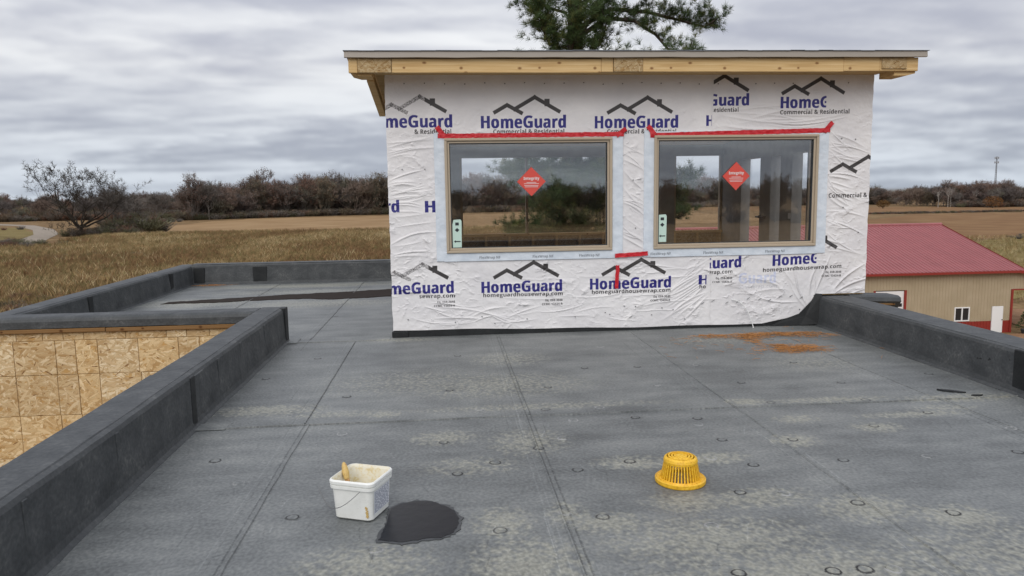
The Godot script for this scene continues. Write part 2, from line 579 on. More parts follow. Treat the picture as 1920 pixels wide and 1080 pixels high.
func deck_material() -> StandardMaterial3D:
	var w := 1792
	var h := 2048
	# dust that dried where water stood or boots went: x, z, rx, rz, strength
	var spots := [[-0.5,-5.44,0.13,0.08,0.9],[2.25,-5.4,0.16,0.1,1.0],[2.9,-5.36,0.5,0.09,0.7],[3.9,-5.28,0.45,0.1,0.8],[-1.4,-5.68,0.4,0.14,0.9],[-0.8,-5.5,0.5,0.09,0.5],[0.7,-5.5,1.0,0.1,0.5],[2.43,-4.93,0.16,0.09,0.7],[2.88,-4.68,0.17,0.1,1.0],[3.3,-4.93,0.4,0.07,0.9],[2.21,-4.49,0.15,0.12,0.9],[1.25,-3.66,0.24,0.14,0.9],[1.58,-3.66,0.3,0.13,0.8],[1.21,-3.2,0.5,0.25,0.75],[2.08,-3.45,0.24,0.16,0.9],[2.48,-3.3,0.2,0.13,1.1],[2.6,-2.9,0.8,0.3,0.6],[1.5,-2.85,0.7,0.25,0.8],[0.24,-3.5,0.14,0.18,0.9],[0.3,-3.05,0.25,0.26,1.0],[0.75,-3.45,0.2,0.12,0.9],[0.57,-3.57,0.1,0.16,0.7],[1.58,-4.27,0.2,0.09,1.0],[1.08,-4.27,0.22,0.1,0.9],[-0.05,-4.85,0.22,0.14,0.8],[0.5,-4.7,0.25,0.25,0.7],[0.1,-4.3,0.3,0.16,0.5],[-2.6,-13.9,1.6,0.3,1.0],[-3.9,-11.9,0.8,0.5,0.9],[-2.0,-11.5,1.3,0.4,0.7],[-2.4,-13.0,1.5,0.35,0.6],[0.6,-7.2,0.4,0.3,0.5],[0.4,-6.2,0.8,0.4,0.55],[-0.3,-6.4,0.8,0.5,0.35],[3.4,-6.6,0.5,0.4,0.3],[-0.4,-3.15,0.3,0.2,0.7],[2.9,-7.8,0.6,0.3,0.4],[-0.5,-8.35,0.4,0.12,0.6],[3.6,-5.05,0.25,0.08,0.6]]
	var sw := 448
	var sh := 512
	var mask := PackedFloat32Array()
	mask.resize(sw * sh)
	for q in spots:
		var cx: float = (q[0] - DX0) / (DX1 - DX0) * sw
		var cy: float = (q[1] - DZ0) / (DZ1 - DZ0) * sh
		var rx: float = q[2] / (DX1 - DX0) * sw * 1.35
		var ry: float = q[3] / (DZ1 - DZ0) * sh * 1.35
		for y in range(maxi(0, int(cy - ry)), mini(sh, int(cy + ry) + 1)):
			for x in range(maxi(0, int(cx - rx)), mini(sw, int(cx + rx) + 1)):
				var d := Vector2((x - cx) / rx, (y - cy) / ry).length()
				if d < 1.0:
					mask[y * sw + x] = maxf(mask[y * sw + x], (1.0 - d) * q[4])
	var a := field(111, 0.004, w, h, 5)
	var b := field(112, 0.21, w, h, 3)
	var e := stretched(113, 0.05, 224, 1024, w, h, 4)
	var mid := field(115, 0.018, w, h, 4)
	var rag := field(114, 0.10, w, h, 5)
	var o := PackedByteArray()
	o.resize(w * h * 3)
	var cl := ramp(DUSTY)
	var cr := PackedByteArray()
	for q in cl:
		cr.append_array([q.r8, q.g8, q.b8])
	var hh := PackedByteArray()
	hh.resize(w * h)
	for y in h:
		var my := (y * sh / h) * sw
		for x in w:
			var i := y * w + x
			var bi := b[i]
			var v := (a[i] * 4 + bi * 6 + e[i] * 4 + mid[i] * 2) / 16
			var s := mask[my + x * sw / w]
			var k := clampi(int((v - 128) * 1.5) + 112, 0, 255) * 3
			var r0 := cr[k]
			var g0 := cr[k + 1]
			var b0 := cr[k + 2]
			if s > 0.0:
				var du := clampf(s * 1.3 + (rag[i] - 136) / 130.0, 0.0, 0.85) * minf(1.0, s * 5.0) * 0.72
				var f := 0.8 + 0.4 * bi / 255.0
				r0 = int(r0 + (152 * f - r0) * du)
				g0 = int(g0 + (150 * f - g0) * du)
				b0 = int(b0 + (136 * f - b0) * du)
			o[i * 3] = mini(r0, 255)
			o[i * 3 + 1] = mini(g0, 255)
			o[i * 3 + 2] = mini(b0, 255)
	var r := RandomNumberGenerator.new()
	r.seed = 9
	var streaks := []
	# scuffs of the hand roller beside the laps, and chalk lines
	for sx in [-1.03, 0.56, 2.115, 3.74]:
		for k in 26:
			streaks.append([sx + r.randf_range(-0.26, 0.12), r.randf_range(-8.0, -2.2), r.randf_range(0.15, 1.1), 1, r.randf_range(-28, 26)])
	for k in 1700:
		streaks.append([r.randf_range(-1.7, 4.3), r.randf_range(-8.2, -2.1), r.randf_range(0.02, 0.16), r.randi_range(0, 1), r.randf_range(-26, 24)])
	# grime along the edge of each lap
	for sx in [-1.02, 0.588, 0.558, 2.128, 3.735, -1.55, -3.1]:
		for k in 2:
			streaks.append([sx + k * 0.005, -8.35 if sx > -1.2 else -14.2, 6.3, 1, -32.0 + k * 8.0])
			streaks.append([sx - 0.085 + k * 0.004, -8.35 if sx > -1.2 else -14.2, 6.3, 1, 9.0 - k * 4.0])
	for k in 110:
		streaks.append([r.randf_range(-1.7, 4.2), -5.24 + r.randf_range(-0.003, 0.006), r.randf_range(0.1, 0.5), 0, r.randf_range(-14.0, 8.0)])
	for q in streaks:
		var x0 := (float(q[0]) - DX0) / (DX1 - DX0) * w
		var y0 := (float(q[1]) - DZ0) / (DZ1 - DZ0) * h
		var along := int(q[3])
		var len := int(float(q[2]) / (DZ1 - DZ0) * h)
		var sl := 0.0 if absf(float(q[1]) + 5.24) < 0.007 else r.randf_range(-0.02, 0.02) if float(q[2]) > 0.25 and float(q[2]) < 3.0 else 0.0 if float(q[2]) >= 3.0 else r.randf_range(-0.6, 0.6)
		for j in len:
			if r.randf() < 0.25:
				continue
			var x := int(x0 + (sl * j if along == 1 else float(j)))
			var y := int(y0 + (float(j) if along == 1 else sl * j))
			if x < 0 or x >= w or y < 0 or y >= h:
				continue
			var i := (y * w + x) * 3
			for ch in 3:
				o[i + ch] = clampi(o[i + ch] + int(q[4]), 20, 200)
	# grime caught round the edge of each fastening plate
	for k in range(0, FAST.size(), 2):
		var rr := r.randf_range(0.027, 0.032)
		var gr := r.randf_range(0.12, 0.48)
		for j in 260:
			var an := TAU * j / 260.0
			var wob := rr + 0.0015 * sin(an * 3.0 + k)
			if sin(an * 1.0 + k * 1.7) < -0.75 and k % 3 == 0:
				continue
			for rad in [wob, wob + 0.0028]:
				var x := int((FAST[k] + cos(an) * rad - DX0) / (DX1 - DX0) * w)
				var y := int((FAST[k + 1] + sin(an) * rad - DZ0) / (DZ1 - DZ0) * h)
				var i := (y * w + x) * 3
				if i < 0 or i > w * h * 3 - 3:
					continue
				for ch in 3:
					o[i + ch] = int(lerpf(o[i + ch], 34.0 if k % 6 else 150.0, gr * 0.6))
	for i in w * h:
		hh[i] = (b[i] * 3 + e[i]) / 4
	var m := sm(Color.WHITE, 0.52, 0.5)
	var im := Image.create_from_data(w, h, false, Image.FORMAT_RGB8, o)
	m.albedo_texture = ImageTexture.create_from_image(im)
	relief(m, grey_tex(hh, w, h), 0.35)
	return m

func sweep(b: MB, prof: Array, p0: Vector3, p1: Vector3, side: Vector3, steps := 1, jit := 0.0, prof1 := []) -> void:
	# a profile (sideways, up) drawn from p0 to p1
	var f := noise(int(absf(p0.x * 100 + p0.z * 37)) + 3, 1.6, 3)
	var rings := []
	for i in steps + 1:
		var k := float(i) / steps
		var ring := []
		for j in prof.size():
			var q: Vector2 = prof[j] if prof1.is_empty() else (prof[j] as Vector2).lerp(prof1[j], k)
			var p := p0.lerp(p1, k) + side * q.x + Vector3.UP * q.y
			if jit > 0.0:
				p += side * jit * f.get_noise_3d(p.x, p.y, p.z) + Vector3.UP * jit * 0.6 * f.get_noise_3d(p.z + 9.0, p.y, p.x)
			ring.append(p)
		rings.append(ring)
	var cen := Vector2.ZERO
	for q in prof:
		cen += q / prof.size()
	for i in steps:
		for j in prof.size():
			var j2 := (j + 1) % prof.size()
			var q: Vector2 = prof[j2] - prof[j]
			var on := Vector2(q.y, -q.x)
			if on.dot((prof[j] + prof[j2]) / 2.0 - cen) < 0:
				on = -on
			b.face(rings[i][j], rings[i][j2], rings[i + 1][j2], rings[i + 1][j], side * on.x + Vector3.UP * on.y)
	var poly := PackedVector2Array(prof)
	var idx := Geometry2D.triangulate_polygon(poly)
	for e in [0, steps]:
		for k in range(0, idx.size(), 3):
			b.tface(rings[e][idx[k]], rings[e][idx[k + 1]], rings[e][idx[k + 2]], (p0 - p1) if e == 0 else (p1 - p0))

func upstand(x0: float, x1: float, top: float, foot0: float) -> Array:
	# rounded-edge profile; x0 outer, x1 inner; foot0: how far the inner foot kicks out
	var s := signf(x1 - x0)
	return [Vector2(x0, -0.35), Vector2(x0, top - 0.03), Vector2(x0 + s * 0.008, top - 0.010), Vector2(x0 + s * 0.03, top), Vector2(x1 - s * 0.035, top + 0.002), Vector2(x1 - s * 0.012, top - 0.007), Vector2(x1, top - 0.03), Vector2(x1 + s * (0.004 + foot0 * 0.86), 0.055), Vector2(x1 + s * (0.012 + foot0 * 0.95), 0.02), Vector2(x1 + s * (0.035 + foot0), 0.002), Vector2(x1 + s * (0.03 + foot0), -0.35)]

func capped(house: Node3D, prof: Array, p0: Vector3, p1: Vector3, side: Vector3, top: float, prof1 := [], jit := 0.009) -> Node3D:
	# membrane over an upstand
	var b := MB.new()
	sweep(b, prof, p0, p1, side, maxi(2, int(p0.distance_to(p1) / 0.12)), jit, prof1)
	var o := build(b, "parapet", M.rubber, house)
	return o

func house_roof() -> void:
	var house := thing("flat_roofed_house", "flat-roofed building under construction, grey rubber roof with low black parapets", "building")
	var dm := deck_material()
	M.deck = dm
	# membrane: a gently uneven sheet, in three rectangles round the open notch
	var b := MB.new()
	b.uvmode = 1
	var f := noise(19, 0.5, 3)
	var hgt := func(x: float, z: float) -> float: return 0.003 * f.get_noise_2d(x, z) - 0.03 * exp(-Vector2(x - 1.297, z + 3.97).length_squared() / 0.12)
	var rects := [[-2.0, 4.6, -8.3, -2.0, 0.10], [-5.0, 4.6, -14.7, -8.3, 0.25]]
	for q in rects:
		var nx := int((q[1] - q[0]) / q[4])
		var nz := int((q[3] - q[2]) / q[4])
		for i in nx:
			for k in nz:
				var p := []
				var nn := []
				for d in [[0, 0], [1, 0], [1, 1], [0, 1]]:
					var x: float = lerpf(q[0], q[1], float(i + d[0]) / nx)
					var z: float = lerpf(q[2], q[3], float(k + d[1]) / nz)
					p.append(Vector3(x, hgt.call(x, z), z))
					nn.append(Vector3((hgt.call(x - 0.02, z) - hgt.call(x + 0.02, z)) / 0.04, 1, (hgt.call(x, z - 0.02) - hgt.call(x, z + 0.02)) / 0.04).normalized())
				b.tri(p[0], p[1], p[2], nn[0], nn[1], nn[2])
				b.tri(p[0], p[2], p[3], nn[0], nn[2], nn[3])
	var deck := build(b, "roof_membrane", dm, house)
	# the part of the roof behind the photographer
	var rear := MB.new()
	rear.box(Vector3(-2.0, -0.3, -2.002), Vector3(4.6, 0.0, 3.2), 0.0)
	build(rear, "roof_membrane", M.roof_sheet, house)
	# lap seams: a raised strip edge with a ridge on one side
	for q in [[-1.03, -8.32, -5.27], [-1.0, -5.25, -2.0], [0.575, -8.4, -5.27], [0.545, -5.25, -2.0], [2.115, -8.4, -5.27], [2.12, -5.25, -2.0], [3.72, -8.4, -5.27], [3.76, -5.25, -2.0], [-1.55, -14.3, -8.5], [-3.1, -14.3, -8.5]]:
		var s := MB.new()
		s.uvmode = 1
		var nz := int((q[2] - q[1]) / 0.1)
		for k in nz:
			var z0: float = lerpf(q[1], q[2], float(k) / nz)
			var z1: float = lerpf(q[1], q[2], float(k + 1) / nz)
			var pr := [Vector2(-0.075, 0.0), Vector2(-0.07, 0.0025), Vector2(-0.002, 0.0035), Vector2(0.002, 0.009), Vector2(0.010, 0.0088), Vector2(0.015, 0.001), Vector2(0.03, -0.001)]
			for j in pr.size() - 1:
				var w0: float = 0.006 * f.get_noise_2d(q[0] * 9.0, z0 * 4.0)
				var w1: float = 0.006 * f.get_noise_2d(q[0] * 9.0, z1 * 4.0)
				var a0 := Vector3(q[0] + pr[j].x + w0, pr[j].y + hgt.call(q[0], z0), z0)
				var a1 := Vector3(q[0] + pr[j + 1].x + w0, pr[j + 1].y + hgt.call(q[0], z0), z0)
				var b1 := Vector3(q[0] + pr[j + 1].x + w1, pr[j + 1].y + hgt.call(q[0], z1), z1)
				var b0 := Vector3(q[0] + pr[j].x + w1, pr[j].y + hgt.call(q[0], z1), z1)
				s.face(a0, a1, b1, b0, Vector3(-(pr[j + 1].y - pr[j].y), pr[j + 1].x - pr[j].x, 0))
		build(s, "lap_seam", dm, deck)
	for q in [[-5.25, -1.72, 4.4], [-8.36, -1.8, -0.64]]:
		var s := MB.new()
		s.uvmode = 1
		var nx := int((q[2] - q[1]) / 0.1)
		for k in nx:
			var x0: float = lerpf(q[1], q[2], float(k) / nx)
			var x1: float = lerpf(q[1], q[2], float(k + 1) / nx)
			var pr := [Vector2(-0.16, 0.0), Vector2(-0.155, 0.0045), Vector2(-0.004, 0.005), Vector2(0.002, 0.010), Vector2(0.009, 0.0096), Vector2(0.013, -0.001)]
			for j in pr.size() - 1:
				var z0: float = q[0] + 0.012 * f.get_noise_1d(x0 * 3.0)
				var z1: float = q[0] + 0.012 * f.get_noise_1d(x1 * 3.0)
				s.face(Vector3(x0, pr[j].y + hgt.call(x0, z0), z0 + pr[j].x), Vector3(x0, pr[j + 1].y + hgt.call(x0, z0), z0 + pr[j + 1].x), Vector3(x1, pr[j + 1].y + hgt.call(x1, z1), z1 + pr[j + 1].x), Vector3(x1, pr[j].y + hgt.call(x1, z1), z1 + pr[j].x), Vector3(0, pr[j + 1].x - pr[j].x, -(pr[j + 1].y - pr[j].y)))
		build(s, "lap_seam", dm, deck)
	# plates of the fasteners telegraphing through the sheet
	for k in range(0, FAST.size(), 2):
		var s := MB.new()
		s.uvmode = 1
		var at := Vector3(FAST[k], hgt.call(FAST[k], FAST[k + 1]), FAST[k + 1])
		s.lathe([Vector2(0.05, -0.003), Vector2(0.042, 0.001), Vector2(0.032, 0.0035), Vector2(0.0305, 0.0015), Vector2(0.028, 0.0045), Vector2(0.012, 0.0052), Vector2(0.0, 0.0035)], 18, at)
		build(s, "fastener_plate", dm, deck)

	# parapets
	var near := upstand(-2.09, -1.79, 0.39, 0.0)
	var mid := upstand(-2.09, -1.79, 0.39, 0.0)
	var far := upstand(-2.085, -1.80, 0.385, 0.01)
	var X := Vector3.RIGHT
	var p1 := capped(house, near, Vector3(0, 0, -2.6), Vector3(0, 0, -5.26), X, 0.39, mid)
	var p0 := capped(house, upstand(-2.09, -1.79, 0.39, 0.0), Vector3(0, 0, 3.2), Vector3(0, 0, -2.6), X, 0.39, near, 0.0)
	var p2 := capped(house, far, Vector3(0, 0, -5.26), Vector3(0, 0, -8.49), X, 0.385)
	top_sheet(p1, -2.065, -1.825, -2.6, -5.262, 0.392, -2.065, -1.825)
	top_sheet(p0, -2.065, -1.825, 3.2, -2.6, 0.392, -2.065, -1.825)
	top_sheet(p2, -2.06, -1.835, -5.264, -8.48, 0.387, -2.06, -1.835)
	# lapped joint on the near-left upstand and the patch at its foot
	var j := MB.new()
	j.box(Vector3(-1.806, 0.02, -5.34), Vector3(-1.781, 0.37, -5.245), 0.004)
	build(j, "joint_cover", M.rubber_fresh, p2)
	j = MB.new()
	j.box(Vector3(-1.806, 0.03, -5.56), Vector3(-1.7895, 0.36, -5.345), 0.003)
	build(j, "joint_cover", M.rubber, p2)
	j = MB.new()
	j.box(Vector3(-1.80, 0.001, -5.36), Vector3(-1.56, 0.009, -5.21), 0.004)
	build(j, "corner_patch", M.roof_sheet, p2)
	j = MB.new()
	j.box(Vector3(-1.85, 0.01, -8.503), Vector3(-1.778, 0.393, -8.36), 0.006)
	build(j, "joint_cover", M.rubber_fresh, p2)
	j = MB.new()
	j.box(Vector3(-1.9, 0.001, -8.56), Vector3(-1.66, 0.012, -8.3), 0.004)
	build(j, "corner_patch", M.roof_sheet, p2)
	for q in [[-5.98, -5.93], [-6.62, -6.56], [-7.5, -7.46]]:
		j = MB.new()
		j.box(Vector3(-1.81, 0.03, q[0]), Vector3(-1.7925, 0.36, q[1]), 0.003)
		build(j, "lap_joint", M.rubber, p2)
	for q in [[-4.1, -4.06], [-3.2, -3.16]]:
		j = MB.new()
		j.box(Vector3(-1.80, 0.03, q[0]), Vector3(-1.783, 0.36, q[1]), 0.003)
		build(j, "lap_joint", M.rubber, p1)
	# upstand along the notch, its membrane rolled over the outer face
	var nb := [Vector2(-8.5, -0.3), Vector2(-8.5, 0.36), Vector2(-8.485, 0.385), Vector2(-8.45, 0.392), Vector2(-8.27, 0.392), Vector2(-8.235, 0.386), Vector2(-8.212, 0.368), Vector2(-8.2, 0.34), Vector2(-8.2, 0.268), Vector2(-8.24, 0.262), Vector2(-8.24, -0.3)]
	var n1 := MB.new()
	sweep(n1, nb, Vector3(-5.05, 0, 0), Vector3(-2.06, 0, 0), Vector3(0, 0, 1), 26, 0.008)
	build(n1, "parapet", M.rubber, house)
	# far-left and far parapets
	var fl := upstand(-5.04, -4.74, 0.36, 0.02)
	var p3 := capped(house, fl, Vector3(0, 0, -8.47), Vector3(0, 0, -14.75), X, 0.36)
	top_sheet(p3, -5.02, -4.775, -8.47, -14.75, 0.362, -5.02, -4.775)
	var fr := upstand(-14.72, -14.42, 0.385, 0.02)
	var p4 := capped(house, fr, Vector3(-4.74, 0, 0), Vector3(5.1, 0, 0), Vector3(0, 0, 1), 0.385)
	var ts := MB.new()
	ts.box(Vector3(-4.74, 0.384, -14.70), Vector3(5.1, 0.392, -14.44), 0.003)
	build(ts, "cap_sheet", M.rubber, p4)
	for q in [[-3.62, -3.36], [-4.70, -4.5]]:
		j = MB.new()
		j.box(Vector3(q[0], 0.01, -14.43), Vector3(q[1], 0.33, -14.396), 0.006)
		build(j, "joint_cover", M.rubber_fresh, p4)
	for q in [[-13.4, -13.25], [-10.4, -10.28]]:
		j = MB.new()
		j.box(Vector3(-4.755, 0.03, q[0]), Vector3(-4.718, 0.34, q[1]), 0.006)
		build(j, "joint_cover", M.rubber_fresh, p3)
	# right parapet
	var rp := upstand(4.80, 4.43, 0.345, 0.02)
	var p5 := capped(house, rp, Vector3(0, 0, 3.2), Vector3(0, 0, -8.66), X, 0.345)
	top_sheet(p5, 4.46, 4.785, 3.2, -8.40, 0.347, 4.46, 4.785)
	j = MB.new()
	j.box(Vector3(4.405, 0.01, -5.35), Vector3(4.45, 0.351, -4.6), 0.008)
	build(j, "joint_cover", M.rubber_fresh, p5)
	# irregular primer stain reaching along from the fresh piece
	var st := MB.new()
	var ed := []
	for k in 24:
		ed.append(0.09 + 0.05 * f.get_noise_1d(k * 7.0))
	for k in 23:
		var z0 := -5.35 - k * 0.018
		var z1 := z0 - 0.018
		var lo0 := 0.14 + 0.03 * f.get_noise_1d(k * 5.0 + 40.0)
		var lo1 := 0.14 + 0.03 * f.get_noise_1d(k * 5.0 + 45.0)
		var hi0: float = lo0 + ed[k] * (1.1 - k / 40.0)
		var hi1: float = lo1 + ed[k + 1] * (1.1 - (k + 1) / 40.0)
		st.face(Vector3(4.4215, lo0, z0), Vector3(4.4215, hi0, z0), Vector3(4.4215, hi1, z1), Vector3(4.4215, lo1, z1), Vector3.LEFT)
	build(st, "primer_stain", M.rubber_fresh, p5)
	# short return of the roof edge beyond the right parapet, its sheathing still bare
	var rt := MB.new()
	sweep(rt, [Vector2(-8.72, 0.20), Vector2(-8.72, 0.33), Vector2(-8.69, 0.355), Vector2(-8.45, 0.355), Vector2(-8.40, 0.335), Vector2(-8.385, 0.29), Vector2(-8.40, 0.27), Vector2(-8.45, 0.2)], Vector3(4.80, 0, 0), Vector3(5.42, -0.02, 0), Vector3(0, 0, 1), 8, 0.012)
	build(rt, "parapet", M.rubber, house)
	pbox("edge_board", M.lumber_grey, house, Vector3(4.802, 0.225, -8.44), Vector3(5.36, 0.268, -8.405))
	pbox("osb_panel", M.osb, house, Vector3(4.802, -0.5, -8.48), Vector3(5.33, 0.224, -8.43))

	# bare sheathing of the wall that drops into the notch
	pbox("edge_board", M.lumber_grey, house, Vector3(-5.04, 0.222, -8.235), Vector3(-3.62, 0.262, -8.185), 0.004)
	pbox("edge_board", M.lumber_grey, house, Vector3(-3.615, 0.218, -8.237), Vector3(-2.095, 0.260, -8.187), 0.004)
	var wall := pbox("sheathing_wall", M.lumber, house, Vector3(-5.04, -8.69, -8.5), Vector3(-2.1, 0.215, -8.235), 0.0)
	var rows := [[0.216, 0.135, [-5.04, -4.545, -4.28, -4.07, -3.86, -3.43, -3.01, -2.8, -2.56, -2.1]], [0.129, -0.236, [-5.04, -4.585, -4.16, -3.955, -3.73, -3.312, -2.893, -2.67, -2.25, -2.1]], [-0.242, -0.68, [-5.04, -4.585, -4.165, -3.95, -3.73, -3.30, -2.88, -2.45, -2.1]], [-0.686, -1.145, [-5.04, -4.58, -4.16, -3.945, -3.52, -3.10, -2.67, -2.1]], [-1.151, -1.6, [-5.04, -4.53, -4.11, -3.68, -3.26, -2.83, -2.4, -2.1]], [-1.606, -2.06, [-5.04, -4.58, -4.15, -3.72, -3.3, -2.87, -2.1]]]
	for k in 6:
		rows.append([-2.066 - k * 0.6, -2.06 - (k + 1) * 0.6, [-5.04, -4.4 + 0.2 * (k % 2), -3.4 - 0.2 * (k % 2), -2.1]])
	for q in rows:
		for k in q[2].size() - 1:
			var pr := 0.001 + rng.randf() * 0.004
			pbox("osb_panel", [M.osb, M.osb_b, M.osb_c][rng.randi() % 3], wall, Vector3(q[2][k] + 0.003, q[1], -8.236), Vector3(q[2][k + 1] - 0.003, q[0], -8.226 + pr), 0.0025)
	# storeys below
	pbox("wall", M.osb_old, house, Vector3(-2.07, -8.69, -8.23), Vector3(4.79, -0.32, 3.15), 0.0)
	pbox("wall", M.osb_old, house, Vector3(-5.03, -8.69, -14.7), Vector3(4.79, -0.36, -8.52), 0.0)
	pbox("parapet", M.rubber, house, Vector3(-1.76, -0.3, 3.2), Vector3(4.4, 0.37, 3.5), 0.02)

func top_sheet(parent: Node, xa: float, xb: float, z0: float, z1: float, y: float, _a: float, _b: float) -> void:
	# cap sheet of the same membrane: follows the top of the upstand, a few millimetres proud
	var b := MB.new()
	var n := maxi(2, int(absf(z1 - z0) / 0.15))
	var f := noise(int(absf(xa * 50)) + 7, 1.3, 3)
	for i in n:
		var a := lerpf(z0, z1, float(i) / n)
		var c := lerpf(z0, z1, float(i + 1) / n)
		var pa := []
		var pc := []
		for q in [[xa, -0.008], [xa + 0.01 * signf(xb - xa), 0.003], [(xa + xb) / 2, 0.006], [xb - 0.01 * signf(xb - xa), 0.003], [xb, -0.008]]:
			pa.append(Vector3(q[0] + 0.006 * f.get_noise_2d(a, q[0]), y + q[1] + 0.003 + 0.003 * f.get_noise_2d(a, q[0] * 9), a))
			pc.append(Vector3(q[0] + 0.006 * f.get_noise_2d(c, q[0]), y + q[1] + 0.003 + 0.003 * f.get_noise_2d(c, q[0] * 9), c))
		for k in 4:
			b.face(pa[k], pa[k + 1], pc[k + 1], pc[k], Vector3.UP)
	build(b, "cap_sheet", M.rubber, parent)

# ---------------------------------------------------------------- rooftop room
const WX0 := -0.65
const WW := 5.72
const WY1 := 2.96
const WH := 2.96
const TW := 2048
const TH := 1060
var ink := PackedByteArray()

func text_tris(s: String, bold := true) -> PackedVector2Array:
	var tm := TextMesh.new()
	var font := SystemFont.new()
	font.font_names = PackedStringArray(["Droid Sans"])
	font.font_weight = 700 if bold else 400
	tm.font = font
	tm.text = s
	tm.font_size = 64
	tm.pixel_size = 0.01
	tm.depth = 0.0
	tm.curve_step = 1.0
	var a := tm.get_mesh_arrays()
	var vs: PackedVector3Array = a[Mesh.ARRAY_VERTEX]
	var ix: PackedInt32Array = a[Mesh.ARRAY_INDEX] if a[Mesh.ARRAY_INDEX] != null else PackedInt32Array(range(vs.size()))
	var out := PackedVector2Array()
	for k in ix:
		out.append(Vector2(vs[k].x, vs[k].y))
	return out

func stamp(tr: PackedVector2Array, color: Color, x_from := -9.0, x_to := 99.0, fade := 0.0) -> void:
	# print triangles given in wall metres
	var r := RandomNumberGenerator.new()
	r.seed = 5
	for k in range(0, tr.size(), 3):
		var p := []
		for j in 3:
			p.append(Vector2((tr[k + j].x - WX0) / WW * TW, (WY1 - tr[k + j].y) / WH * TH))
		var x0 := maxi(0, int(floor(minf(p[0].x, minf(p[1].x, p[2].x)))))
		var x1 := mini(TW - 1, int(ceil(maxf(p[0].x, maxf(p[1].x, p[2].x)))))
		var y0 := maxi(0, int(floor(minf(p[0].y, minf(p[1].y, p[2].y)))))
		var y1 := mini(TH - 1, int(ceil(maxf(p[0].y, maxf(p[1].y, p[2].y)))))
		var ar: float = (p[1] - p[0]).cross(p[2] - p[0])
		if absf(ar) < 1e-6:
			continue
		for y in range(y0, y1 + 1):
			for x in range(x0, x1 + 1):
				var wx := WX0 + (x + 0.5) / TW * WW
				if wx < x_from or wx > x_to:
					continue
				var q := Vector2(x + 0.5, y + 0.5)
				var a: float = (p[1] - p[0]).cross(q - p[0]) / ar
				var b: float = (p[2] - p[1]).cross(q - p[1]) / ar
				var c: float = (p[0] - p[2]).cross(q - p[2]) / ar
				if a >= -0.02 and b >= -0.02 and c >= -0.02:
					if fade > 0.0 and r.randf() < fade:
						continue
					var i := (y * TW + x) * 3
					ink[i] = color.r8
					ink[i + 1] = color.g8
					ink[i + 2] = color.b8

func words(s: String, x0: float, x1: float, base: float, cap: float, color: Color, slant := 0.0, x_from := -9.0, x_to := 99.0, fade := 0.0) -> void:
	# text stretched to run from x0 to x1 with capitals `cap` high
	var tr := text_tris(s)
	var h := text_tris("H")
	var lo := 1e9
	var hi := -1e9
	for p in tr:
		lo = minf(lo, p.x)
		hi = maxf(hi, p.x)
	var b0 := 1e9
	var b1 := -1e9
	for p in h:
		b0 = minf(b0, p.y)
		b1 = maxf(b1, p.y)
	var out := PackedVector2Array()
	for p in tr:
		var x := x0 + (p.x - lo) / (hi - lo) * (x1 - x0)
		out.append(Vector2(x, base + (p.y - b0) / (b1 - b0) * cap + slant * (x - x0)))
	stamp(out, color, x_from, x_to, fade)
	if cap > 0.1:
		for k in out.size():
			out[k].x += 0.006
		stamp(out, color, x_from, x_to, fade)

func stroke(a: Vector2, b: Vector2, w: float) -> PackedVector2Array:
	var d := (b - a).normalized()
	var o := d.orthogonal() * w / 2.0
	return PackedVector2Array([a + o, b + o, b - o, a + o, b - o, a - o])

func roof_mark(x: float, y: float, x_from := -9.0, x_to := 99.0, fade := 0.0) -> void:
	var dk := Color(0.23, 0.22, 0.22)
	for q in [[[0.145, 0.168], [0.305, 0.258]], [[0.285, 0.258], [0.466, 0.160]], [[0.366, 0.200], [0.618, 0.344]], [[0.596, 0.344], [0.889, 0.176]]]:
		stamp(stroke(Vector2(x + q[0][0], y + q[0][1]), Vector2(x + q[1][0], y + q[1][1]), 0.040), dk, x_from, x_to, fade)
	stamp(stroke(Vector2(x + 0.745, y + 0.24), Vector2(x + 0.745, y + 0.317), 0.055), dk, x_from, x_to, fade)

